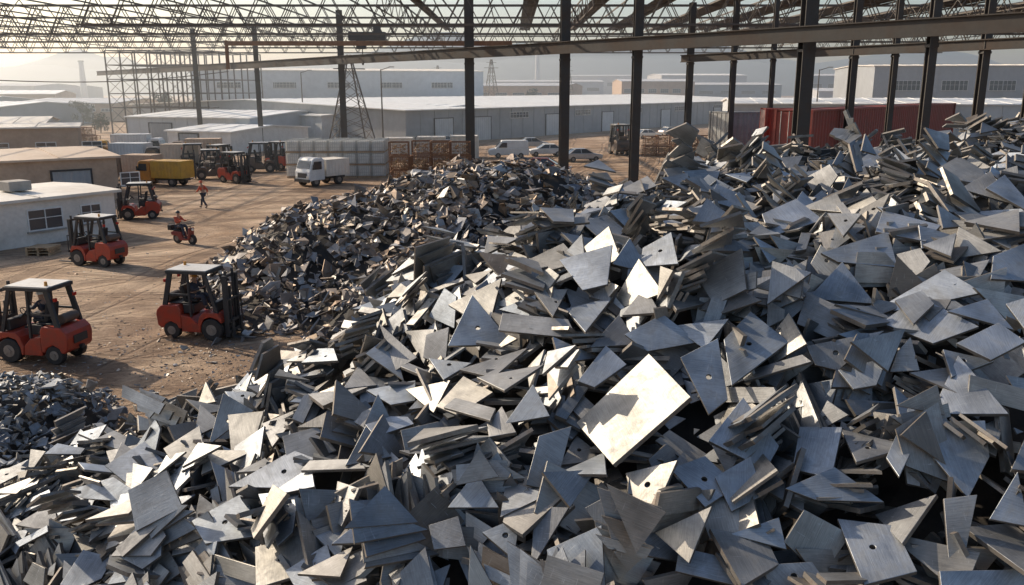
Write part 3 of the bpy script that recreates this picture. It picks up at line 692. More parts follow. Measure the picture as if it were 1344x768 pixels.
shed('upper_workshop', 'taller tan block standing just behind the brown workshop', (b0.x, b0.y), (a.x, a.y), 9, 4.3, M['cream'], M['roofpale'], .2, windows=[(3, 2, 1.8, 1), (7, 2, 1.8, 1), (11, 2, 1.8, 1)])
a = G(62, 205); b0 = G(-60, 208)
shed('storage_shed', 'low pale roofed shed behind the tan block', (b0.x, b0.y), (a.x, a.y), 14, 3.8, M['walllight'], M['roofpale'], .6, doors=[(3, 2.5, 2.4)])
def shedpx(name, label, x0, yb0, x1, yb1, depth, top, wall, roof, rise=.6, **kw):
    a = G(x0, yb0); b0 = G(x1, yb1); sc = F / a.y; return shed(name, label, (a.x, a.y), (b0.x, b0.y), depth, (yb0 - top) / sc, wall, roof, rise, **kw)
shedpx('white_warehouse', 'white warehouse with light roof at left, nearest the forklifts', 222, 200, 305, 203, 16, 173, M['white'], M['roofwhite'], .5, doors=[(2, 3, 2.4)], rib=1.5)
shedpx('white_warehouse', 'wide pale warehouse behind the nearest white one', 170, 188, 330, 192, 26, 155, M['walllight'], M['roofwhite'], .7, doors=[(4, 4, 3)], rib=2)
shedpx('white_warehouse', 'white warehouse beside the slim columns, left of the pylon', 262, 176, 424, 187, 28, 148, M['white'], M['roofwhite'], .8, doors=[(12, 3.4, 3)], rib=2)
shed('long_warehouse', 'very long grey warehouse with white roof across the middle distance', (-15.2, 124), (70, 232), 75, 4.9, M['wallgrey'], M['roofwhite'], 1.2, over=.6, rib=3,
     doors=[(6, 4, 3.6), (15, 4, 3.6), (34, 4, 3.6), (52, 4, 3.6), (75, 4, 3.6), (100, 4, 3.6)], windows=[(24 + i * 19, 3.2, 5, 1) for i in range(5)])
shed('warehouse_annex', 'lower white annex joined left of the long warehouse', (-36, 141), (-16.2, 127.5), 30, 4.4, M['walllight'], M['roofwhite'], .9, rib=2, doors=[(9, 3.5, 3)])
shed('tall_warehouse', 'tall plain grey warehouse behind the steel frame', (-82, 225), (-8, 245), 50, 12.4, M['walllight'], M['roofpale'], 1.0, rib=5, windows=[(6 + i * 14, 8, 6, 1.5) for i in range(5)])
shed('block_warehouse', 'grey block warehouse seen between the right columns', (72, 175), (170, 165), 30, 12.2, M['wallgrey'], M['roofpale'], .5, rib=4, windows=[(4 + i * 9, 7.5, 5, 2) for i in range(9)], doors=[(8, 5, 4.5), (30, 5, 4.5)])
shed('low_depot', 'low grey depot behind the red containers', (30, 118), (86, 108), 25, 5.9, M['walllight'], M['roofwhite'], .6, rib=2.5, doors=[(6, 4, 3.5), (20, 4, 3.5)])
random.seed(4)
fb = [(-330, 480, 60, 18), (-235, 420, 50, 13), (-150, 520, 45, 20), (-60, 430, 70, 14), (20, 480, 60, 18), (95, 400, 60, 15), (170, 430, 50, 22), (230, 360, 60, 14), (-190, 300, 40, 9), (-290, 330, 50, 10), (290, 460, 60, 20), (130, 300, 50, 11), (-120, 640, 60, 28), (60, 640, 50, 26),
      (-150, 250, 30, 10), (-110, 215, 26, 7), (-140, 205, 24, 8), (-115, 180, 20, 6.5), (0, 330, 40, 14), (60, 360, 30, 17), (-95, 340, 34, 15), (200, 280, 40, 12), (-215, 360, 44, 14), (110, 500, 50, 24)]
fdesc = ['wide blue-grey block far left on the horizon', 'pale box building far left behind the sheds', 'tall hazy block left of the steel frame', 'long hazy hall behind the tall warehouse', 'hazy hall just right of the middle pylon', 'pale far hall above the long warehouse', 'tall far block between right columns', 'low far hall beyond the grey depot', 'low shed left beyond the yard edge', 'low far left hall near the horizon', 'tall far right block behind the block warehouse', 'small hall beyond the right end of long warehouse', 'faint tower block far beyond the steel frame', 'faint tower block in the centre distance',
         'pale shed far left of the steel frame', 'low white shed left of the steel frame', 'small shed at the left behind the storage shed', 'small low shed in front of the left far sheds', 'hazy hall directly above the long warehouse roof', 'tall hazy block right of the far pylons', 'hazy block above the white warehouses', 'wide far hall behind the right columns', 'long pale hall on the left horizon', 'faint high block behind the centre right columns']
for (x, y, w_, h_), ds in zip(fb, fdesc):
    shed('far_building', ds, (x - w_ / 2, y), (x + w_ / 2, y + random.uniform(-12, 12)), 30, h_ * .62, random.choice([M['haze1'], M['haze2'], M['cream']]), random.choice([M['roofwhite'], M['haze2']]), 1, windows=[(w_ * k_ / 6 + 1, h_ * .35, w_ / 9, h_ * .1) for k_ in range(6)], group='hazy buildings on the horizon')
def chimney(x, y, h, label):
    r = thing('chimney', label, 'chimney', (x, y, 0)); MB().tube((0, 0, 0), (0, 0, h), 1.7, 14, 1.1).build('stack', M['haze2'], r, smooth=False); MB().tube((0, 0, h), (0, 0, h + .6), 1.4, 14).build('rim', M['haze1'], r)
chimney(-205, 420, 20, 'thin factory chimney far left'); chimney(15, 520, 30, 'thin factory chimney in the hazy centre')

def tree(loc, h, label, seed, group):
    random.seed(seed); r = thing('tree', label, 'tree', loc, 0, group)
    k = MB(); k.tube((0, 0, 0), (.1, 0, h * .5), h * .03, 8, h * .018)
    for i in range(5):
        a_ = i * 1.3; k.tube((.05, 0, h * (.3 + .04 * i)), (math.cos(a_) * h * .22, math.sin(a_) * h * .22, h * (.55 + .05 * i)), h * .014, 6, h * .005)
    k.build('trunk', M['bark'], r); k = MB(); cl = [(random.gauss(0, .2) * h, random.gauss(0, .2) * h, h * random.uniform(.22, .92), random.uniform(.10, .2) * h) for _ in range(16)]
    for cx, cy, cz, cr in cl:
        for _ in range(95):
            v = Vector((random.gauss(0, 1), random.gauss(0, 1), random.gauss(0, .8))).normalized() * cr * random.uniform(.6, 1.05) + Vector((cx, cy, cz)); s_ = h * .028
            a_ = Vector((random.gauss(0, 1), random.gauss(0, 1), random.gauss(0, 1))).normalized() * s_; c_ = a_.orthogonal().normalized() * s_ * .8
            k.add([v - a_, v + c_, v + a_, v - c_], [(0, 1, 2, 3)])
    k.build('crown', M['leaf'], r, fix=False)
for i, (px, Y, h) in enumerate([(25, 200, 4.5), (108, 195, 5), (60, 230, 5), (215, 215, 7), (560, 260, 7), (700, 280, 8), (-20, 180, 5), (130, 160, 3.5)]):
    p = P(px, 150, Y); tree((p.x, Y, 0), h, ['low bushy tree far left between the sheds', 'low tree left of the steel frame', 'dark tree among the far left halls', 'tree inside the gap behind the steel frame', 'small tree over the long warehouse, left of the centre column', 'small tree over the long warehouse, right of the centre column', 'tree at the extreme left edge', 'shrub beside the far left sheds'][i], 50 + i, 'trees behind the yard')

# ---------------------------------------------------------------- containers, crates
def container(L, mat, label, loc, rz, group, H=2.9, Wd=2.44):
    r = thing('shipping_container', label, 'container', loc, rz, group)
    MB().corr(0, L, 0, .15, H - .12, .5, .07).corr(0, L, Wd - .04, .15, H - .12, .5, .07).build('side_panel', mat, r, fix=False)
    k = MB()
    for x in (0, L):
        for y in (0, Wd): k.box(x - .08, y - .08, 0, x + .08, y + .08, H)
    k.box(.08, -.06, 0, L - .08, .05, .15); k.box(.08, Wd - .05, 0, L - .08, Wd + .06, .15); k.box(.08, -.06, H - .12, L - .08, .05, H); k.box(.08, Wd - .05, H - .12, L - .08, Wd + .06, H)
    k.build('corner_frame', mat, r); MB().box(.04, .052, H - .08, L - .04, Wd - .052, H - .02).build('top_panel', mat, r)
    for x0 in (-.02, L - .03):
        d_ = MB()
        d_.box(x0, .09, .16, x0 + .05, Wd / 2 - .01, H - .13).box(x0, Wd / 2 + .01, .16, x0 + .05, Wd - .09, H - .13)
        dd = d_.build('door', mat, r); k = MB()
        xx = x0 - .04 if x0 < 0 else x0 + .09
        for y in (.4, .95, 1.5, 2.05): k.tube((xx, y, .1), (xx, y, H - .1), .025, 6)
        k.build('lock_rod', M['cage'], dd)
    return r
gp = 'containers stacked behind the heap'
e = P(1066, 150, 56); e2 = P(1252, 150, 82); ang = math.atan2(e2.y - e.y, e2.x - e.x)
cs = container((e2.xy - e.xy).length, M['darkred'], 'long dark red container on top of the right-hand stack', (e.x, e.y, 3.35), ang, gp, 3.35)
dup(cs, (e.x, e.y, 0), ang, 'long dark red container at the base of the right-hand stack')
e = P(1006, 150, 60)
c2_ = container(3.0, M['darkred'], 'short dark red container on top, left of the long red one', (e.x, e.y, 3.35), R(-8), gp, 3.35)
dup(c2_, (e.x, e.y, 0), R(-8), 'short dark red container at the base, left of the long red one')
e = P(957, 150, 70); c3 = container(12, M['cgrey'], 'grey container on top, left of the red containers', (e.x, e.y, 3.1), R(24), gp, 3.1)
dup(c3, (e.x, e.y, 0), R(24), 'grey container at the base, left of the red containers')
for i, (px, py) in enumerate(((505, 212), (548, 210), (592, 208))):
    g_ = G(px, py); lbx = 'pale grey container in the row behind the rusty crates, %s from left' % ordn[i]
    if i == 0: c4 = container(3.2, M['roofpale'], lbx, (g_.x, g_.y, 0), R(4), 'pale containers in a row before the long warehouse', 2.6)
    else: dup(c4, (g_.x, g_.y, 0), R(4), lbx)
def cage_tank():
    r = thing('caged_tank', 'x', 'caged tank', (0, 0, 0), 0, 'white caged tanks stacked in rows')
    MB().box(.06, .06, .16, 1.14, .94, 1.08).build('tank', M['tank'], r, .06)
    k = MB()
    for i in range(7):
        x = 1.2 * i / 6
        for y in (0, 1.0): k.bar((x, y, .14), (x, y, 1.12), .035)
    for i in range(1, 5):
        for x in (0, 1.2): k.bar((x, i * .2, .14), (x, i * .2, 1.12), .03)
    for z in (.2, .5, .8, 1.12):
        for y in (-.01, 1.01): k.bar((0, y, z), (1.2, y, z), .03)
        for x in (-.01, 1.21): k.bar((x, 0, z), (x, 1.0, z), .03)
    k.build('cage', M['cage'], r); k = MB()
    for y in (0, .45, .9): k.box(0, y, 0, 1.2, y + .1, .14)
    k.build('pallet', M['wood'], r); return r
ct = cage_tank(); base = G(380, 236); rz = R(2); first = True
rw = ['bottom', 'middle', 'top']
for j in range(3):
    for i in range(7):
        for l in range(3):
            if j == 2 and l == 2 and i in (2, 5): continue
            lx, ly = i * 1.3 - .3, j * 1.6
            x = base.x - .3 + lx * math.cos(rz) - ly * math.sin(rz); y = base.y + 1.5 + lx * math.sin(rz) + ly * math.cos(rz)
            lbx = 'white caged tank, %s layer, %s column from left, %s row' % (rw[l], ordn[i], ['front', 'second', 'back'][j])
            if first: ct.location = (x, y, l * 1.14); ct.rotation_euler = (0, 0, rz); ct['label'] = lbx; first = False
            else: dup(ct, (x, y, l * 1.14), rz, lbx)
def mesh_crate():
    r = thing('mesh_crate', 'x', 'mesh crate', (0, 0, 0), 0, 'rusty mesh crates stacked in the yard')
    k = MB()
    for x in (0, 1.6):
        for y in (0, 1.2): k.bar((x, y, 0), (x, y, 1.2), .08)
    for z in (.12, 1.18):
        for y in (0, 1.2): k.bar((0, y, z), (1.6, y, z), .07)
        for x in (0, 1.6): k.bar((x, 0, z), (x, 1.2, z), .07)
    k.build('frame', M['rusty'], r); k = MB()
    for i in range(1, 10):
        for y in (0, 1.2): k.bar((1.6 * i / 10, y, .12), (1.6 * i / 10, y, 1.16), .02)
    for z in (.4, .65, .9):
        for y in (0.02, 1.18): k.bar((0, y, z), (1.6, y, z), .02)
    k.build('mesh', M['rusty'], r); k = MB(); random.seed(3)
    for i in range(26): c_ = Vector((random.uniform(.2, 1.4), random.uniform(.2, 1.0), random.uniform(.2, .95))); k.bar(c_, c_ + Vector((random.uniform(-.3, .3), random.uniform(-.2, .2), random.uniform(-.15, .15))) + Vector((.05, 0, 0)), .12, .08)
    k.build('scrap_load', M['wood'], r); return r
mc = mesh_crate(); first = True
for bn, (px, py), nx, ny, nz in (('beside white tanks', (512, 245), 4, 2, 3), ('left of grey container', (846, 206), 5, 2, 2), ('behind heap at far right', (1240, 190), 5, 1, 3), ('by the steel frame', (60, 190), 4, 2, 2)):
    base = G(px, py)
    for j in range(ny):
        for i in range(nx):
            for l in range(nz):
                if l == nz - 1 and (i + j) % 3 == 1: continue
                lbx = 'rusty mesh crate %s, %s column, %s layer, %s row' % (bn, ordn[i], rw[l], ['front', 'rear'][j])
                lc = (base.x + i * 1.72, base.y + j * 1.4 + .3 * (i % 2), l * 1.24)
                if first: mc.location = lc; mc['label'] = lbx; first = False
                else: dup(mc, lc, R(3), lbx)
def pallet():
    r = thing('wooden_pallet', 'x', 'pallet', (0, 0, 0), 0, 'pallets stacked by the white office'); k = MB()
    for i in range(6): k.box(0, i * .19, .11, 1.2, i * .19 + .13, .135)
    k.build('deck_boards', M['wood'], r); k = MB()
    for x in (0, .55, 1.1): k.box(x, 0, 0, x + .1, 1.08, .108)
    k.build('stringers', M['wood'], r); return r
pl = pallet(); g_ = G(34, 336)
for l in range(3):
    lbx = 'wooden pallet, %s up in the stack by the white office' % ordn[l]
    if l == 0: pl.location = g_; pl['label'] = lbx
    else: dup(pl, (g_.x, g_.y, l * .14), R(random.uniform(-5, 5)), lbx)

# ---------------------------------------------------------------- wheels, forklift
def wheel(parent, x, y, r_, w_, rimmat, side):
    t_ = MB(); n = 20; prof = [(-w_ / 2, r_ * .62), (-w_ / 2, r_ * .93), (-w_ * .38, r_), (w_ * .38, r_), (w_ / 2, r_ * .93), (w_ / 2, r_ * .62)]
    rings = [[(x + math.cos(2 * math.pi * i / n) * rr, y + yy, r_ + math.sin(2 * math.pi * i / n) * rr) for i in range(n)] for yy, rr in prof]
    t_.loft(rings); wh = t_.build('wheel', M['black'], parent)
    k = MB(); k.tube((x, y - w_ * .52, r_), (x, y + w_ * .52, r_), r_ * .5, 14); k.tube((x, y - w_ * .6, r_), (x, y + w_ * .6, r_), r_ * .2, 8); k.build('rim', rimmat, wh)
def forklift(pm, group='red forklifts working in the yard'):
    r = thing('forklift', 'x', 'forklift', (0, 0, 0), 0, group)
    k = MB(); k.prism([(-1.20, .36), (-1.30, .46), (-1.34, .82), (-1.30, .98), (-1.14, 1.14), (-.52, 1.16), (-.45, 1.0), (-.45, .36), (-.56, .36), (-.62, .5), (-.83, .6), (-1.03, .5), (-1.09, .36)], -.57, .57)
    k.build('counterweight', pm, r, .035)
    MB().box(-1.36, -.3, .62, -1.343, .3, .86).box(-1.42, -.07, .42, -1.32, .07, .52).build('rear_grille', M['dark'], r)
    MB().prism([(-.45, .26), (-.45, .84), (-.1, .76), (.12, .54), (.16, .26)], -.56, .56).build('body', pm, r, .02)
    MB().prism([(.165, .26), (.125, .52), (.22, .80), (.36, .94), (.86, .94), (.98, .74), (.98, .6), (.85, .73), (.6, .80), (.36, .72), (.25, .5), (.22, .26)], -.58, .58).build('front_fender', pm, r, .015)
    MB().box(-.44, -.42, .3, .9, .42, .56).build('chassis', M['dark'], r, .02)
    MB().box(-1.0, -.36, 1.165, -.2, .36, 1.20).build('engine_cover', M['dark'], r, .015)
    MB().tube((-1.0, -.36, 1.34), (-1.0, .30, 1.34), .14, 14).build('gas_bottle', M['machine'], r, .03)
    MB().box(-.44, -.4, .85, -.05, .4, 1.16).build('seat_base', M['dark'], r, .03)
    MB().box(.62, -.42, .945, .8, .42, 1.28).build('dashboard', M['dark'], r, .03)
    MB().prism([(-.5, 1.205), (0, 1.205), (0, 1.29), (-.38, 1.29), (-.48, 1.75), (-.6, 1.75)], -.24, .24).build('seat', M['black'], r, .03)
    k = MB(); k.tube((.62, 0, 1.2), (.38, 0, 1.42), .03, 8); st = k.build('steering_column', M['dark'], r)
    k = MB(); c_ = Vector((.38, 0, 1.43)); pts = [c_ + Vector((.73, 0, .68)) * math.cos(a_) * .17 + Vector((0, 1, 0)) * math.sin(a_) * .17 for a_ in [2 * math.pi * i / 14 for i in range(14)]]
    for i in range(14): k.tube(pts[i], pts[(i + 1) % 14], .016, 5)
    k.tube(pts[0], pts[7], .012, 5); k.build('steering_wheel', M['black'], st)
    for s_ in (-1, 1):
        k = MB(); k.bar((-1.02, s_ * .49, 1.1), (-.76, s_ * .47, 2.2), .09, .15); k.build('rear_pillar', M['dark'], r)
        MB().bar((.82, s_ * .5, .92), (.46, s_ * .47, 2.2), .08, .11).build('front_pillar', M['dark'], r)
        MB().bar((-.1, s_ * .5, .78), (-.14, s_ * .48, 2.2), .06, .08).bar((-.92, s_ * .485, 1.5), (-.12, s_ * .485, 1.5), .05, .06).build('side_rail', M['dark'], r)
    k = MB(); k.box(-.88, -.56, 2.2, .58, -.44, 2.31).box(-.88, .44, 2.2, .58, .56, 2.31).box(-.88, -.44, 2.2, -.74, .44, 2.31).box(.44, -.44, 2.2, .58, .44, 2.31)
    for i in range(7): k.box(-.62 + i * .15, -.44, 2.215, -.57 + i * .15, .44, 2.265)
    k.build('overhead_guard', M['dark'], r, .01)
    MB().box(-.84, -.52, 2.313, .54, .52, 2.335).build('roof_cover', M['cage'], r)
    MB().tube((-.65, .3, 2.336), (-.65, .3, 2.46), .05, 10, .04).build('beacon', M['orange'], r)
    k = MB()
    for s_ in (-1, 1): k.box(1.0, s_ * .34 - .06, .1, 1.16, s_ * .34 + .06, 2.15); k.box(1.02, s_ * .24 - .03, .12, 1.1, s_ * .24 + .03, 2.3)
    for z in (.35, 1.2, 2.05): k.box(1.0, -.28, z, 1.06, .28, z + .1)
    k.tube((1.05, 0, .2), (1.05, 0, 1.75), .05, 8); k.build('mast', M['dark'], r, .005)
    k = MB(); k.box(1.17, -.48, .25, 1.22, .48, .35).box(1.17, -.48, .6, 1.22, .48, .7)
    for i in range(6): y = -.46 + i * .184; k.box(1.175, y - .015, .7, 1.205, y + .015, 1.35)
    k.box(1.17, -.48, 1.35, 1.21, .48, 1.4); k.build('load_backrest', M['dark'], r)
    for s_ in (-1, 1):
        k = MB(); k.box(1.225, s_ * .27 - .06, .08, 1.27, s_ * .27 + .06, .7); k.box(1.27, s_ * .27 - .06, .08, 2.0, s_ * .27 + .06, .12); k.build('fork', M['dark'], r)
        MB().tube((.50, s_ * .40, 2.1), (.57, s_ * .40, 2.1), .07, 10).build('headlight', M['lamp'], r)
        MB().box(-1.02, s_ * .42 - .05, 1.9, -.95, s_ * .42 + .05, 2.0).build('tail_light', M['redlens'], r)
        wheel(r, .62, s_ * .47, .37, .25, M['rim'], s_); wheel(r, -.83, s_ * .45, .29, .21, M['rim'], s_)
    return r
fk = forklift(M['red']); fkd = forklift(M['machine'], 'dull brown forklifts at the back of the yard')
def sit(o, px, py, rz, sc, lb, first=False):
    g_ = G(px, py); c_ = o if first else dup(o, g_, rz, lb)
    c_.location = g_; c_.rotation_euler = (0, 0, rz); c_['label'] = lb; c_.scale = (sc, sc, sc); return c_
f1 = sit(fk, 268, 440, R(-10), 1.0, 'red forklift facing the shredded scrap pile, driver in cab', True)
f2 = sit(fk, 57, 470, R(170), 1.02, 'red forklift in the lower left, tail towards the scrap pile')
sit(fk, 129, 347, R(162), 1.0, 'red forklift parked in front of the white office')
sit(fk, 184, 287, R(195), .98, 'small red forklift near the brown workshop corner')
sit(fk, 310, 240, R(-30), 1.15, 'red forklift standing left of the slim columns in the back of the yard')
sit(fkd, 276, 235, R(200), 1.15, 'brown forklift half behind its red neighbour at the back', True)
sit(fkd, 290, 228, R(70), 1.2, 'brown forklift seen end-on between two others at the back')
sit(fkd, 345, 226, R(10), 1.25, 'brown forklift directly left of the white tanks')
sit(fk, 366, 222, R(150), 1.2, 'red forklift tucked against the left end of the white tanks')
sit(fkd, 258, 226, R(20), 1.2, 'brown forklift right of the yellow truck')
sit(fkd, 812, 203, R(100), 1.6, 'large lift truck with tall mast between the middle columns')

# ---------------------------------------------------------------- road vehicles
def car(body, label, px, py, rz, van=False, group='cars parked by the long warehouse'):
    g_ = G(px, py); r = thing('van' if van else 'parked_car', label, 'van' if van else 'car', g_, rz, group)
    k = MB()
    if van: prof = [(-2.3, .35), (-2.35, .8), (-2.3, 1.15), (1.5, 1.15), (2.3, 1.0), (2.45, .7), (2.4, .35)]
    else: prof = [(-2.15, .35), (-2.2, .7), (-2.1, .95), (-1.3, 1.0), (.9, .98), (1.95, .82), (2.18, .6), (2.12, .32)]
    W = .95 if van else .87
    k.prism(prof, -W, W); k.build('body', body, r, .09)
    if van: lo = [(-2.28, 1.15), (1.7, 1.12)]; hi = [(-2.2, 2.05), (.85, 2.05)]
    else: lo = [(-1.75, .97), (1.05, .97)]; hi = [(-1.05, 1.42), (.25, 1.44)]
    def ring(pair, w_): (a_, za), (b2, zb) = pair; return [(a_, -w_, za), (b2, -w_, zb), (b2, w_, zb), (a_, w_, za)]
    k = MB(); k.loft([ring(lo, W * .92), ring(hi, W * .76)])
    if van:
        k.build('cabin', body, r, .08); q = MB()
        q.add([(1.62, -.78, 1.22), (1.62, .78, 1.22), (1.0, .68, 1.92), (1.0, -.68, 1.92)], [(0, 1, 2, 3)]); q.build('windshield', M['glass'], r)
        for s_ in (-1, 1): MB().prism([(.3, 1.25), (1.3, 1.25), (.85, 1.8), (.3, 1.8)], s_ * .9, s_ * .78).build('side_window', M['glass'], r)
    else:
        k.build('windows', M['glass'], r, .04); (a_, za), (b2, zb) = hi
        MB().box(a_ - .05, -W * .77, za + .005, b2 + .03, W * .77, za + .05).build('roof', body, r, .03)
        for s_ in (-1, 1):
            q = MB(); q.bar((-1.72, s_ * W * .93, .97), (-1.05, s_ * W * .78, 1.44), .08); q.bar((1.02, s_ * W * .93, .97), (.25, s_ * W * .78, 1.44), .06); q.bar((-.35, s_ * W * .93, .97), (-.4, s_ * W * .78, 1.44), .06); q.build('pillar', body, r)
    xe = 2.3 if van else 2.1
    for s_ in (-1, 1):
        MB().box(xe - .08, s_ * W * .72 - .14, .62, xe + .1, s_ * W * .72 + .14, .76).build('headlight', M['lamp'], r, .02)
        MB().box(-xe - .1, s_ * W * .75 - .12, .72, -xe + .05, s_ * W * .75 + .12, .86).build('tail_light', M['redlens'], r, .02)
        for x in (-1.35, 1.35): wheel(r, x, s_ * (W - .1), .32, .22, M['rim'], s_)
    return r
car(M['white'], 'white van parked at left end of the car row', 668, 207, R(185), True)
car(M['silver'], 'silver car parked behind the row, nearest the long warehouse', 700, 195, R(10))
car(M['silver'], 'silver car at the right end of the car row', 764, 212, R(15))
car(M['white'], 'white car in the middle of the row', 716, 205, R(190))
rv = car(M['red'], 'low red car just behind the shredded pile, right of its peak', 716, 231, R(-8)); rv.scale = (1.1, 1.1, 1.15)
car(M['dark'], 'dark car parked far along the long warehouse wall', 560, 192, R(25))
car(M['white'], 'white car parked far along the long warehouse wall', 585, 192, R(25))
car(M['silver'], 'silver car far right of the lift truck', 880, 178, R(30))
car(M['white'], 'white hatchback behind the lift truck', 850, 182, R(20))
def truck(cabm, boxm, label, px, py, rz, L=5.2, H=2.2, sc=1.0):
    g_ = G(px, py); r = thing('truck', label, 'truck', g_, rz, 'trucks waiting in the yard')
    k = MB(); k.prism([(0, .55), (0, 2.3), (.25, 2.5), (1.1, 2.5), (1.3, 2.38), (1.62, 1.55), (1.72, 1.3), (1.75, .5)], -1.0, 1.0); k.build('cab', cabm, r, .08)
    MB().add([(1.36, -.85, 2.25), (1.36, .85, 2.25), (1.63, .9, 1.6), (1.63, -.9, 1.6)], [(0, 1, 2, 3)]).build('windshield', M['glass'], r)
    for s_ in (-1, 1):
        MB().prism([(.35, 1.5), (1.4, 1.5), (1.2, 2.2), (.35, 2.2)], s_ * 1.01, s_ * .97).build('side_window', M['glass'], r)
        MB().box(1.72, s_ * .75 - .15, .75, 1.8, s_ * .75 + .15, .95).build('headlight', M['lamp'], r, .02)
        MB().box(1.3, s_ * 1.1 - .04, 1.55, 1.38, s_ * 1.1 + .1 * s_ + .04, 1.95).build('mirror', M['dark'], r)
        wheel(r, 1.0, s_ * .85, .45, .28, M['rim'], s_); wheel(r, -L + 1.2, s_ * .85, .45, .34, M['rim'], s_)
    MB().box(-L, -.4, .55, 0, .4, .8).build('chassis', M['dark'], r); MB().box(1.73, -1, .42, 1.86, 1, .68).build('bumper', M['dark'], r); MB().box(1.73, -.6, .78, 1.77, .6, 1.2).build('grille', M['dark'], r)
    k = MB()
    k.corr(-L, -.15, -1.1, .95, .95 + H, .35, .03).corr(-L, -.15, 1.07, .95, .95 + H, .35, .03); k.box(-L, -1.06, .82, -.15, 1.06, .94)
    k.box(-L, -1.06, .95, -L + .05, 1.06, .95 + H); k.box(-.2, -1.06, .95, -.15, 1.06, .95 + H)
    k.box(-L, -1.1, .95 + H, -.15, 1.1, 1.0 + H)
    k.build('cargo_box', boxm, r, fix=False); r.scale = (sc, sc, sc); return r
truck(M['white'], M['roofpale'], 'white cab light truck in front of the white caged tanks', 418, 243, R(232), L=2.8, H=1.3, sc=.95)
truck(M['orange'], M['yellow'], 'orange truck with a yellow cargo body beyond the white office', 207, 243, R(165), L=3.6, H=1.5, sc=.85)
truck(M['machine'], M['cream'], 'brown cab truck with brown box beside the brown workshop', 168, 236, R(170), L=3.6, H=1.7, sc=.85)
truck(M['dark'], M['rooftan'], 'dark truck with tan box behind the yellow one', 215, 224, R(185), L=4, H=1.8, sc=.95)
truck(M['orange'], M['walllight'], 'orange cab truck with grey box at the back of the left row', 150, 222, R(175), L=4, H=1.8, sc=.95)
truck(M['machine'], M['cream'], 'brown truck far back near the white warehouse', 245, 214, R(190), L=4, H=1.8, sc=.95)
truck(M['yellow'], M['rusty'], 'yellow cab tipper with rusty body left of the row', 128, 212, R(20), L=4, H=1.3, sc=.95)
truck(M['white'], M['white'], 'plain white box truck parked in front of the pale warehouse', 200, 208, R(5), L=4.4, H=2, sc=.95)

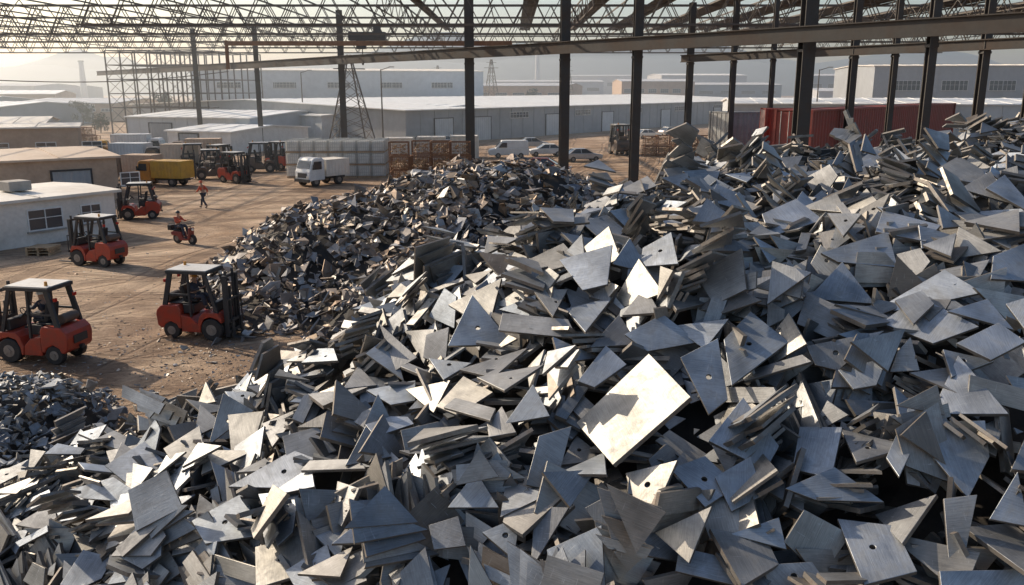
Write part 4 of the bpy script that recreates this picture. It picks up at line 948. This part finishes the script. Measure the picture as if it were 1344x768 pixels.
# ---------------------------------------------------------------- people
def skin_obj(name, J, E, mat, parent, roots):
    names = list(J); me = bpy.data.meshes.new(name); me.from_pydata([J[k_][0] for k_ in names], [(names.index(a_), names.index(b2)) for a_, b2 in E], [])
    o = bpy.data.objects.new(name, me); COL.objects.link(o); o.parent = parent; me.materials.append(mat)
    md = o.modifiers.new('s', 'SKIN'); md.use_smooth_shade = True
    if not me.skin_vertices:
        return o
    for i, k_ in enumerate(names):
        rr = J[k_][1]; me.skin_vertices[0].data[i].radius = rr if isinstance(rr, tuple) else (rr, rr); me.skin_vertices[0].data[i].use_root = k_ in roots
    sb = o.modifiers.new('u', 'SUBSURF'); sb.levels = 1; sb.render_levels = 1
    return o
def person(label, loc, rz, pose, top, legs, hat):
    r = thing('person', label, 'person', loc, rz)
    J = {}; Pz = {k_: Vector(v) for k_, v in pose.items()}
    rad = {'pelvis': .11, 'waist': .105, 'chest': .13, 'neck': .05}
    for k_ in rad: J[k_] = (Pz[k_], rad[k_])
    hd = Pz['head']; J['head'] = (hd, .085); J['crown'] = (hd + Vector((-.005, 0, .09)), .075); J['nose'] = (hd + Vector((.1, 0, -.01)), .016)
    E = [('pelvis', 'waist'), ('waist', 'chest'), ('chest', 'neck'), ('neck', 'head'), ('head', 'crown'), ('head', 'nose')]; roots = {'pelvis'}
    for s_ in 'lr':
        for k_, rr in (('sho', .06), ('elb', .043), ('wri', .028), ('hip', .09), ('kne', .06), ('ank', .04), ('toe', .035)): J[k_ + s_] = (Pz[k_ + s_], rr)
        E += [('chest', 'sho' + s_), ('sho' + s_, 'elb' + s_), ('elb' + s_, 'wri' + s_), ('pelvis', 'hip' + s_), ('hip' + s_, 'kne' + s_), ('kne' + s_, 'ank' + s_), ('ank' + s_, 'toe' + s_)]
        d_ = (Pz['wri' + s_] - Pz['elb' + s_]).normalized(); sd = d_.cross(Vector((1, 0, 0)) if abs(d_.x) < .8 else ZUP).normalized(); pm = Pz['wri' + s_] + d_ * .08
        J['palm' + s_] = (pm, (.036, .018)); E.append(('wri' + s_, 'palm' + s_)); up_ = sd.cross(d_).normalized()
        for q in range(4):
            b0_ = pm + sd * (q - 1.5) * .02; c1_ = b0_ + d_ * (.055 - .006 * abs(q - 1.3)); c2_ = c1_ + d_ * .02 + up_ * .022
            for nm_, pp in (('a', b0_), ('b', c1_), ('c', c2_)): J['f%s%d%s' % (s_, q, nm_)] = (pp, .009)
            E += [('f%s%da' % (s_, q), 'f%s%db' % (s_, q)), ('f%s%db' % (s_, q), 'f%s%dc' % (s_, q))]; roots.add('f%s%da' % (s_, q))
        J['t' + s_ + 'a'] = (pm - d_ * .03 - sd * .025, .010); J['t' + s_ + 'b'] = (pm + d_ * .02 - sd * .06, .009); E.append(('t' + s_ + 'a', 't' + s_ + 'b')); roots.add('t' + s_ + 'a')
    skin_obj('body', J, E, M['skin'], r, roots)
    j2 = {'waist': (Pz['waist'] - Vector((0, 0, .05)), (.135, .16)), 'chest': (Pz['chest'], (.15, .18)), 'col': (Pz['neck'] - Vector((0, 0, .03)), .075)}; e2_ = [('waist', 'chest'), ('chest', 'col')]
    for s_ in 'lr':
        j2['sho' + s_] = (Pz['sho' + s_], .08); j2['elb' + s_] = (Pz['elb' + s_], .06); j2['wri' + s_] = (Pz['wri' + s_].lerp(Pz['elb' + s_], .12), .045); e2_ += [('chest', 'sho' + s_), ('sho' + s_, 'elb' + s_), ('elb' + s_, 'wri' + s_)]
    skin_obj('jacket', j2, e2_, top, r, {'waist'})
    j3 = {'pel': (Pz['pelvis'] + Vector((0, 0, .03)), .14)}; e3 = []
    for s_ in 'lr':
        j3['hip' + s_] = (Pz['hip' + s_], .105); j3['kne' + s_] = (Pz['kne' + s_], .08); j3['ank' + s_] = (Pz['ank' + s_].lerp(Pz['kne' + s_], .08), .065); e3 += [('pel', 'hip' + s_), ('hip' + s_, 'kne' + s_), ('kne' + s_, 'ank' + s_)]
    skin_obj('trousers', j3, e3, legs, r, {'pel'})
    for s_ in 'lr':
        skin_obj('boot', {'a': (Pz['ank' + s_] + Vector((-.02, 0, 0)), .055), 'b': (Pz['toe' + s_] + Vector((.03, 0, 0)), .045)}, [('a', 'b')], M['black'], r, {'a'})
    k = MB(); n = 14; rings = []
    for zz, rr in ((.035, .128), (.045, .122), (.09, .115), (.13, .09), (.155, .05), (.165, .01)): rings.append([hd + Vector((math.cos(2 * math.pi * i / n) * rr + (.012 if zz < .04 else 0), math.sin(2 * math.pi * i / n) * rr * .9, zz)) for i in range(n)])
    k.loft(rings).build('hard_hat', hat, r, smooth=True); return r
walk = dict(pelvis=(0, 0, .93), waist=(.02, 0, 1.1), chest=(.05, 0, 1.33), neck=(.07, 0, 1.5), head=(.1, 0, 1.63), shol=(.04, .19, 1.42), shor=(.06, -.19, 1.42), elbl=(.16, .26, 1.17), elbr=(-.14, -.25, 1.18), wril=(.34, .24, 1.05), wrir=(-.12, -.27, .95),
            hipl=(0, .1, .9), hipr=(0, -.1, .9), knel=(-.08, .11, .5), kner=(.22, -.1, .52), ankl=(-.34, .11, .13), ankr=(.28, -.1, .09), toel=(-.22, .12, .04), toer=(.42, -.1, .05))
g_ = G(268, 273); pw = person('person in orange jacket and dark trousers walking across the yard', g_, R(160), walk, M['jacket'], M['navy'], M['jacket']); pw.scale = (1.06,) * 3
seat = dict(pelvis=(0, 0, .09), waist=(0, 0, .26), chest=(.02, 0, .5), neck=(.03, 0, .66), head=(.06, 0, .79), shol=(.02, .19, .58), shor=(.02, -.19, .58), elbl=(.2, .25, .38), elbr=(.2, -.25, .38), wril=(.42, .15, .45), wrir=(.42, -.15, .45),
            hipl=(.02, .1, .09), hipr=(.02, -.1, .09), knel=(.46, .14, .14), kner=(.46, -.14, .14), ankl=(.56, .14, -.27), ankr=(.56, -.14, -.27), toel=(.7, .14, -.32), toer=(.7, -.14, -.32))
def drv(f_, lab_, top, hat):
    c_ = f_.location + Matrix.Rotation(f_.rotation_euler.z, 3, 'Z') @ Vector((-.24, 0, 1.27)) * f_.scale.x
    person(lab_, c_, f_.rotation_euler.z, {k_: (v[0] * (.86), v[1], v[2] * .9) for k_, v in seat.items()}, top, M['navy'], hat)
drv(f1, 'person driving the red forklift by the shredded scrap pile', M['navy'], M['orange']); drv(f2, 'person driving the red forklift in the lower left', M['navy'], M['white'])
g_ = G(243, 320); r = thing('scooter', 'small dark red utility scooter in the open yard', 'scooter', g_, R(-25))
for x in (-.5, .55):
    wheel(r, x, 0, .27, .14, M['rim'], 1)
MB().prism([(-.75, .45), (-.8, .6), (-.6, .68), (-.05, .66), (.05, .34), (.35, .34), (.42, .7), (.5, .9), (.58, .9), (.5, .3), (.35, .22), (-.2, .2), (-.35, .42)], -.18, .18).build('body', M['darkred'], r, .03)
MB().box(-.72, -.15, .685, -.08, .15, .77).build('seat', M['black'], r, .03)
MB().tube((.55, 0, .25), (.46, 0, .98), .025, 8).tube((.46, -.3, .98), (.46, .3, .98), .018, 8).build('handlebar', M['dark'], r)
MB().tube((.59, 0, .8), (.66, 0, .8), .07, 10).build('headlight', M['lamp'], r); MB().box(-1.0, -.18, .7, -.74, .18, .98).build('cargo_case', M['black'], r, .03)
person('person in orange jacket riding the small scooter', Vector(g_) + Vector((-.34, .13, .82)), R(-25), {k_: (v[0] * .95 + (.1 if k_.startswith('wri') else 0), v[1], v[2] * (1.55 if k_[:3] in ('ank', 'toe') else 1)) for k_, v in seat.items()}, M['jacket'], M['navy'], M['dark'])

for i, (px, Y) in enumerate(((500, 118), (395, 140), (1075, 120))):
    p = P(px, 100, Y); r = thing('lamp_post', 'tall slim lamp post, %s from the left' % ordn[i], 'lamp post', (p.x, Y, 0), 0, 'lamp posts by the warehouses')
    MB().tube((0, 0, 0), (0, 0, 10.5), .13, 8, .07).build('pole', M['truss'], r); MB().tube((0, 0, 10.4), (1.3, 0, 10.8), .05, 6).build('arm', M['truss'], r); MB().box(1.1, -.12, 10.74, 1.8, .12, 10.86).build('lamp_head', M['silver'], r)
k = MB(); a = P(-40, 104, 100); b_ = P(300, 94, 124); pv = a
for i in range(1, 21):
    q = a.lerp(b_, i / 20); q.z -= .8 * math.sin(math.pi * i / 20); k.tube(pv, q, .06, 5); pv = q
tag(k.build('overhead_cable', M['truss']), 'sagging overhead cable running to the left end of the girder', 'cable')
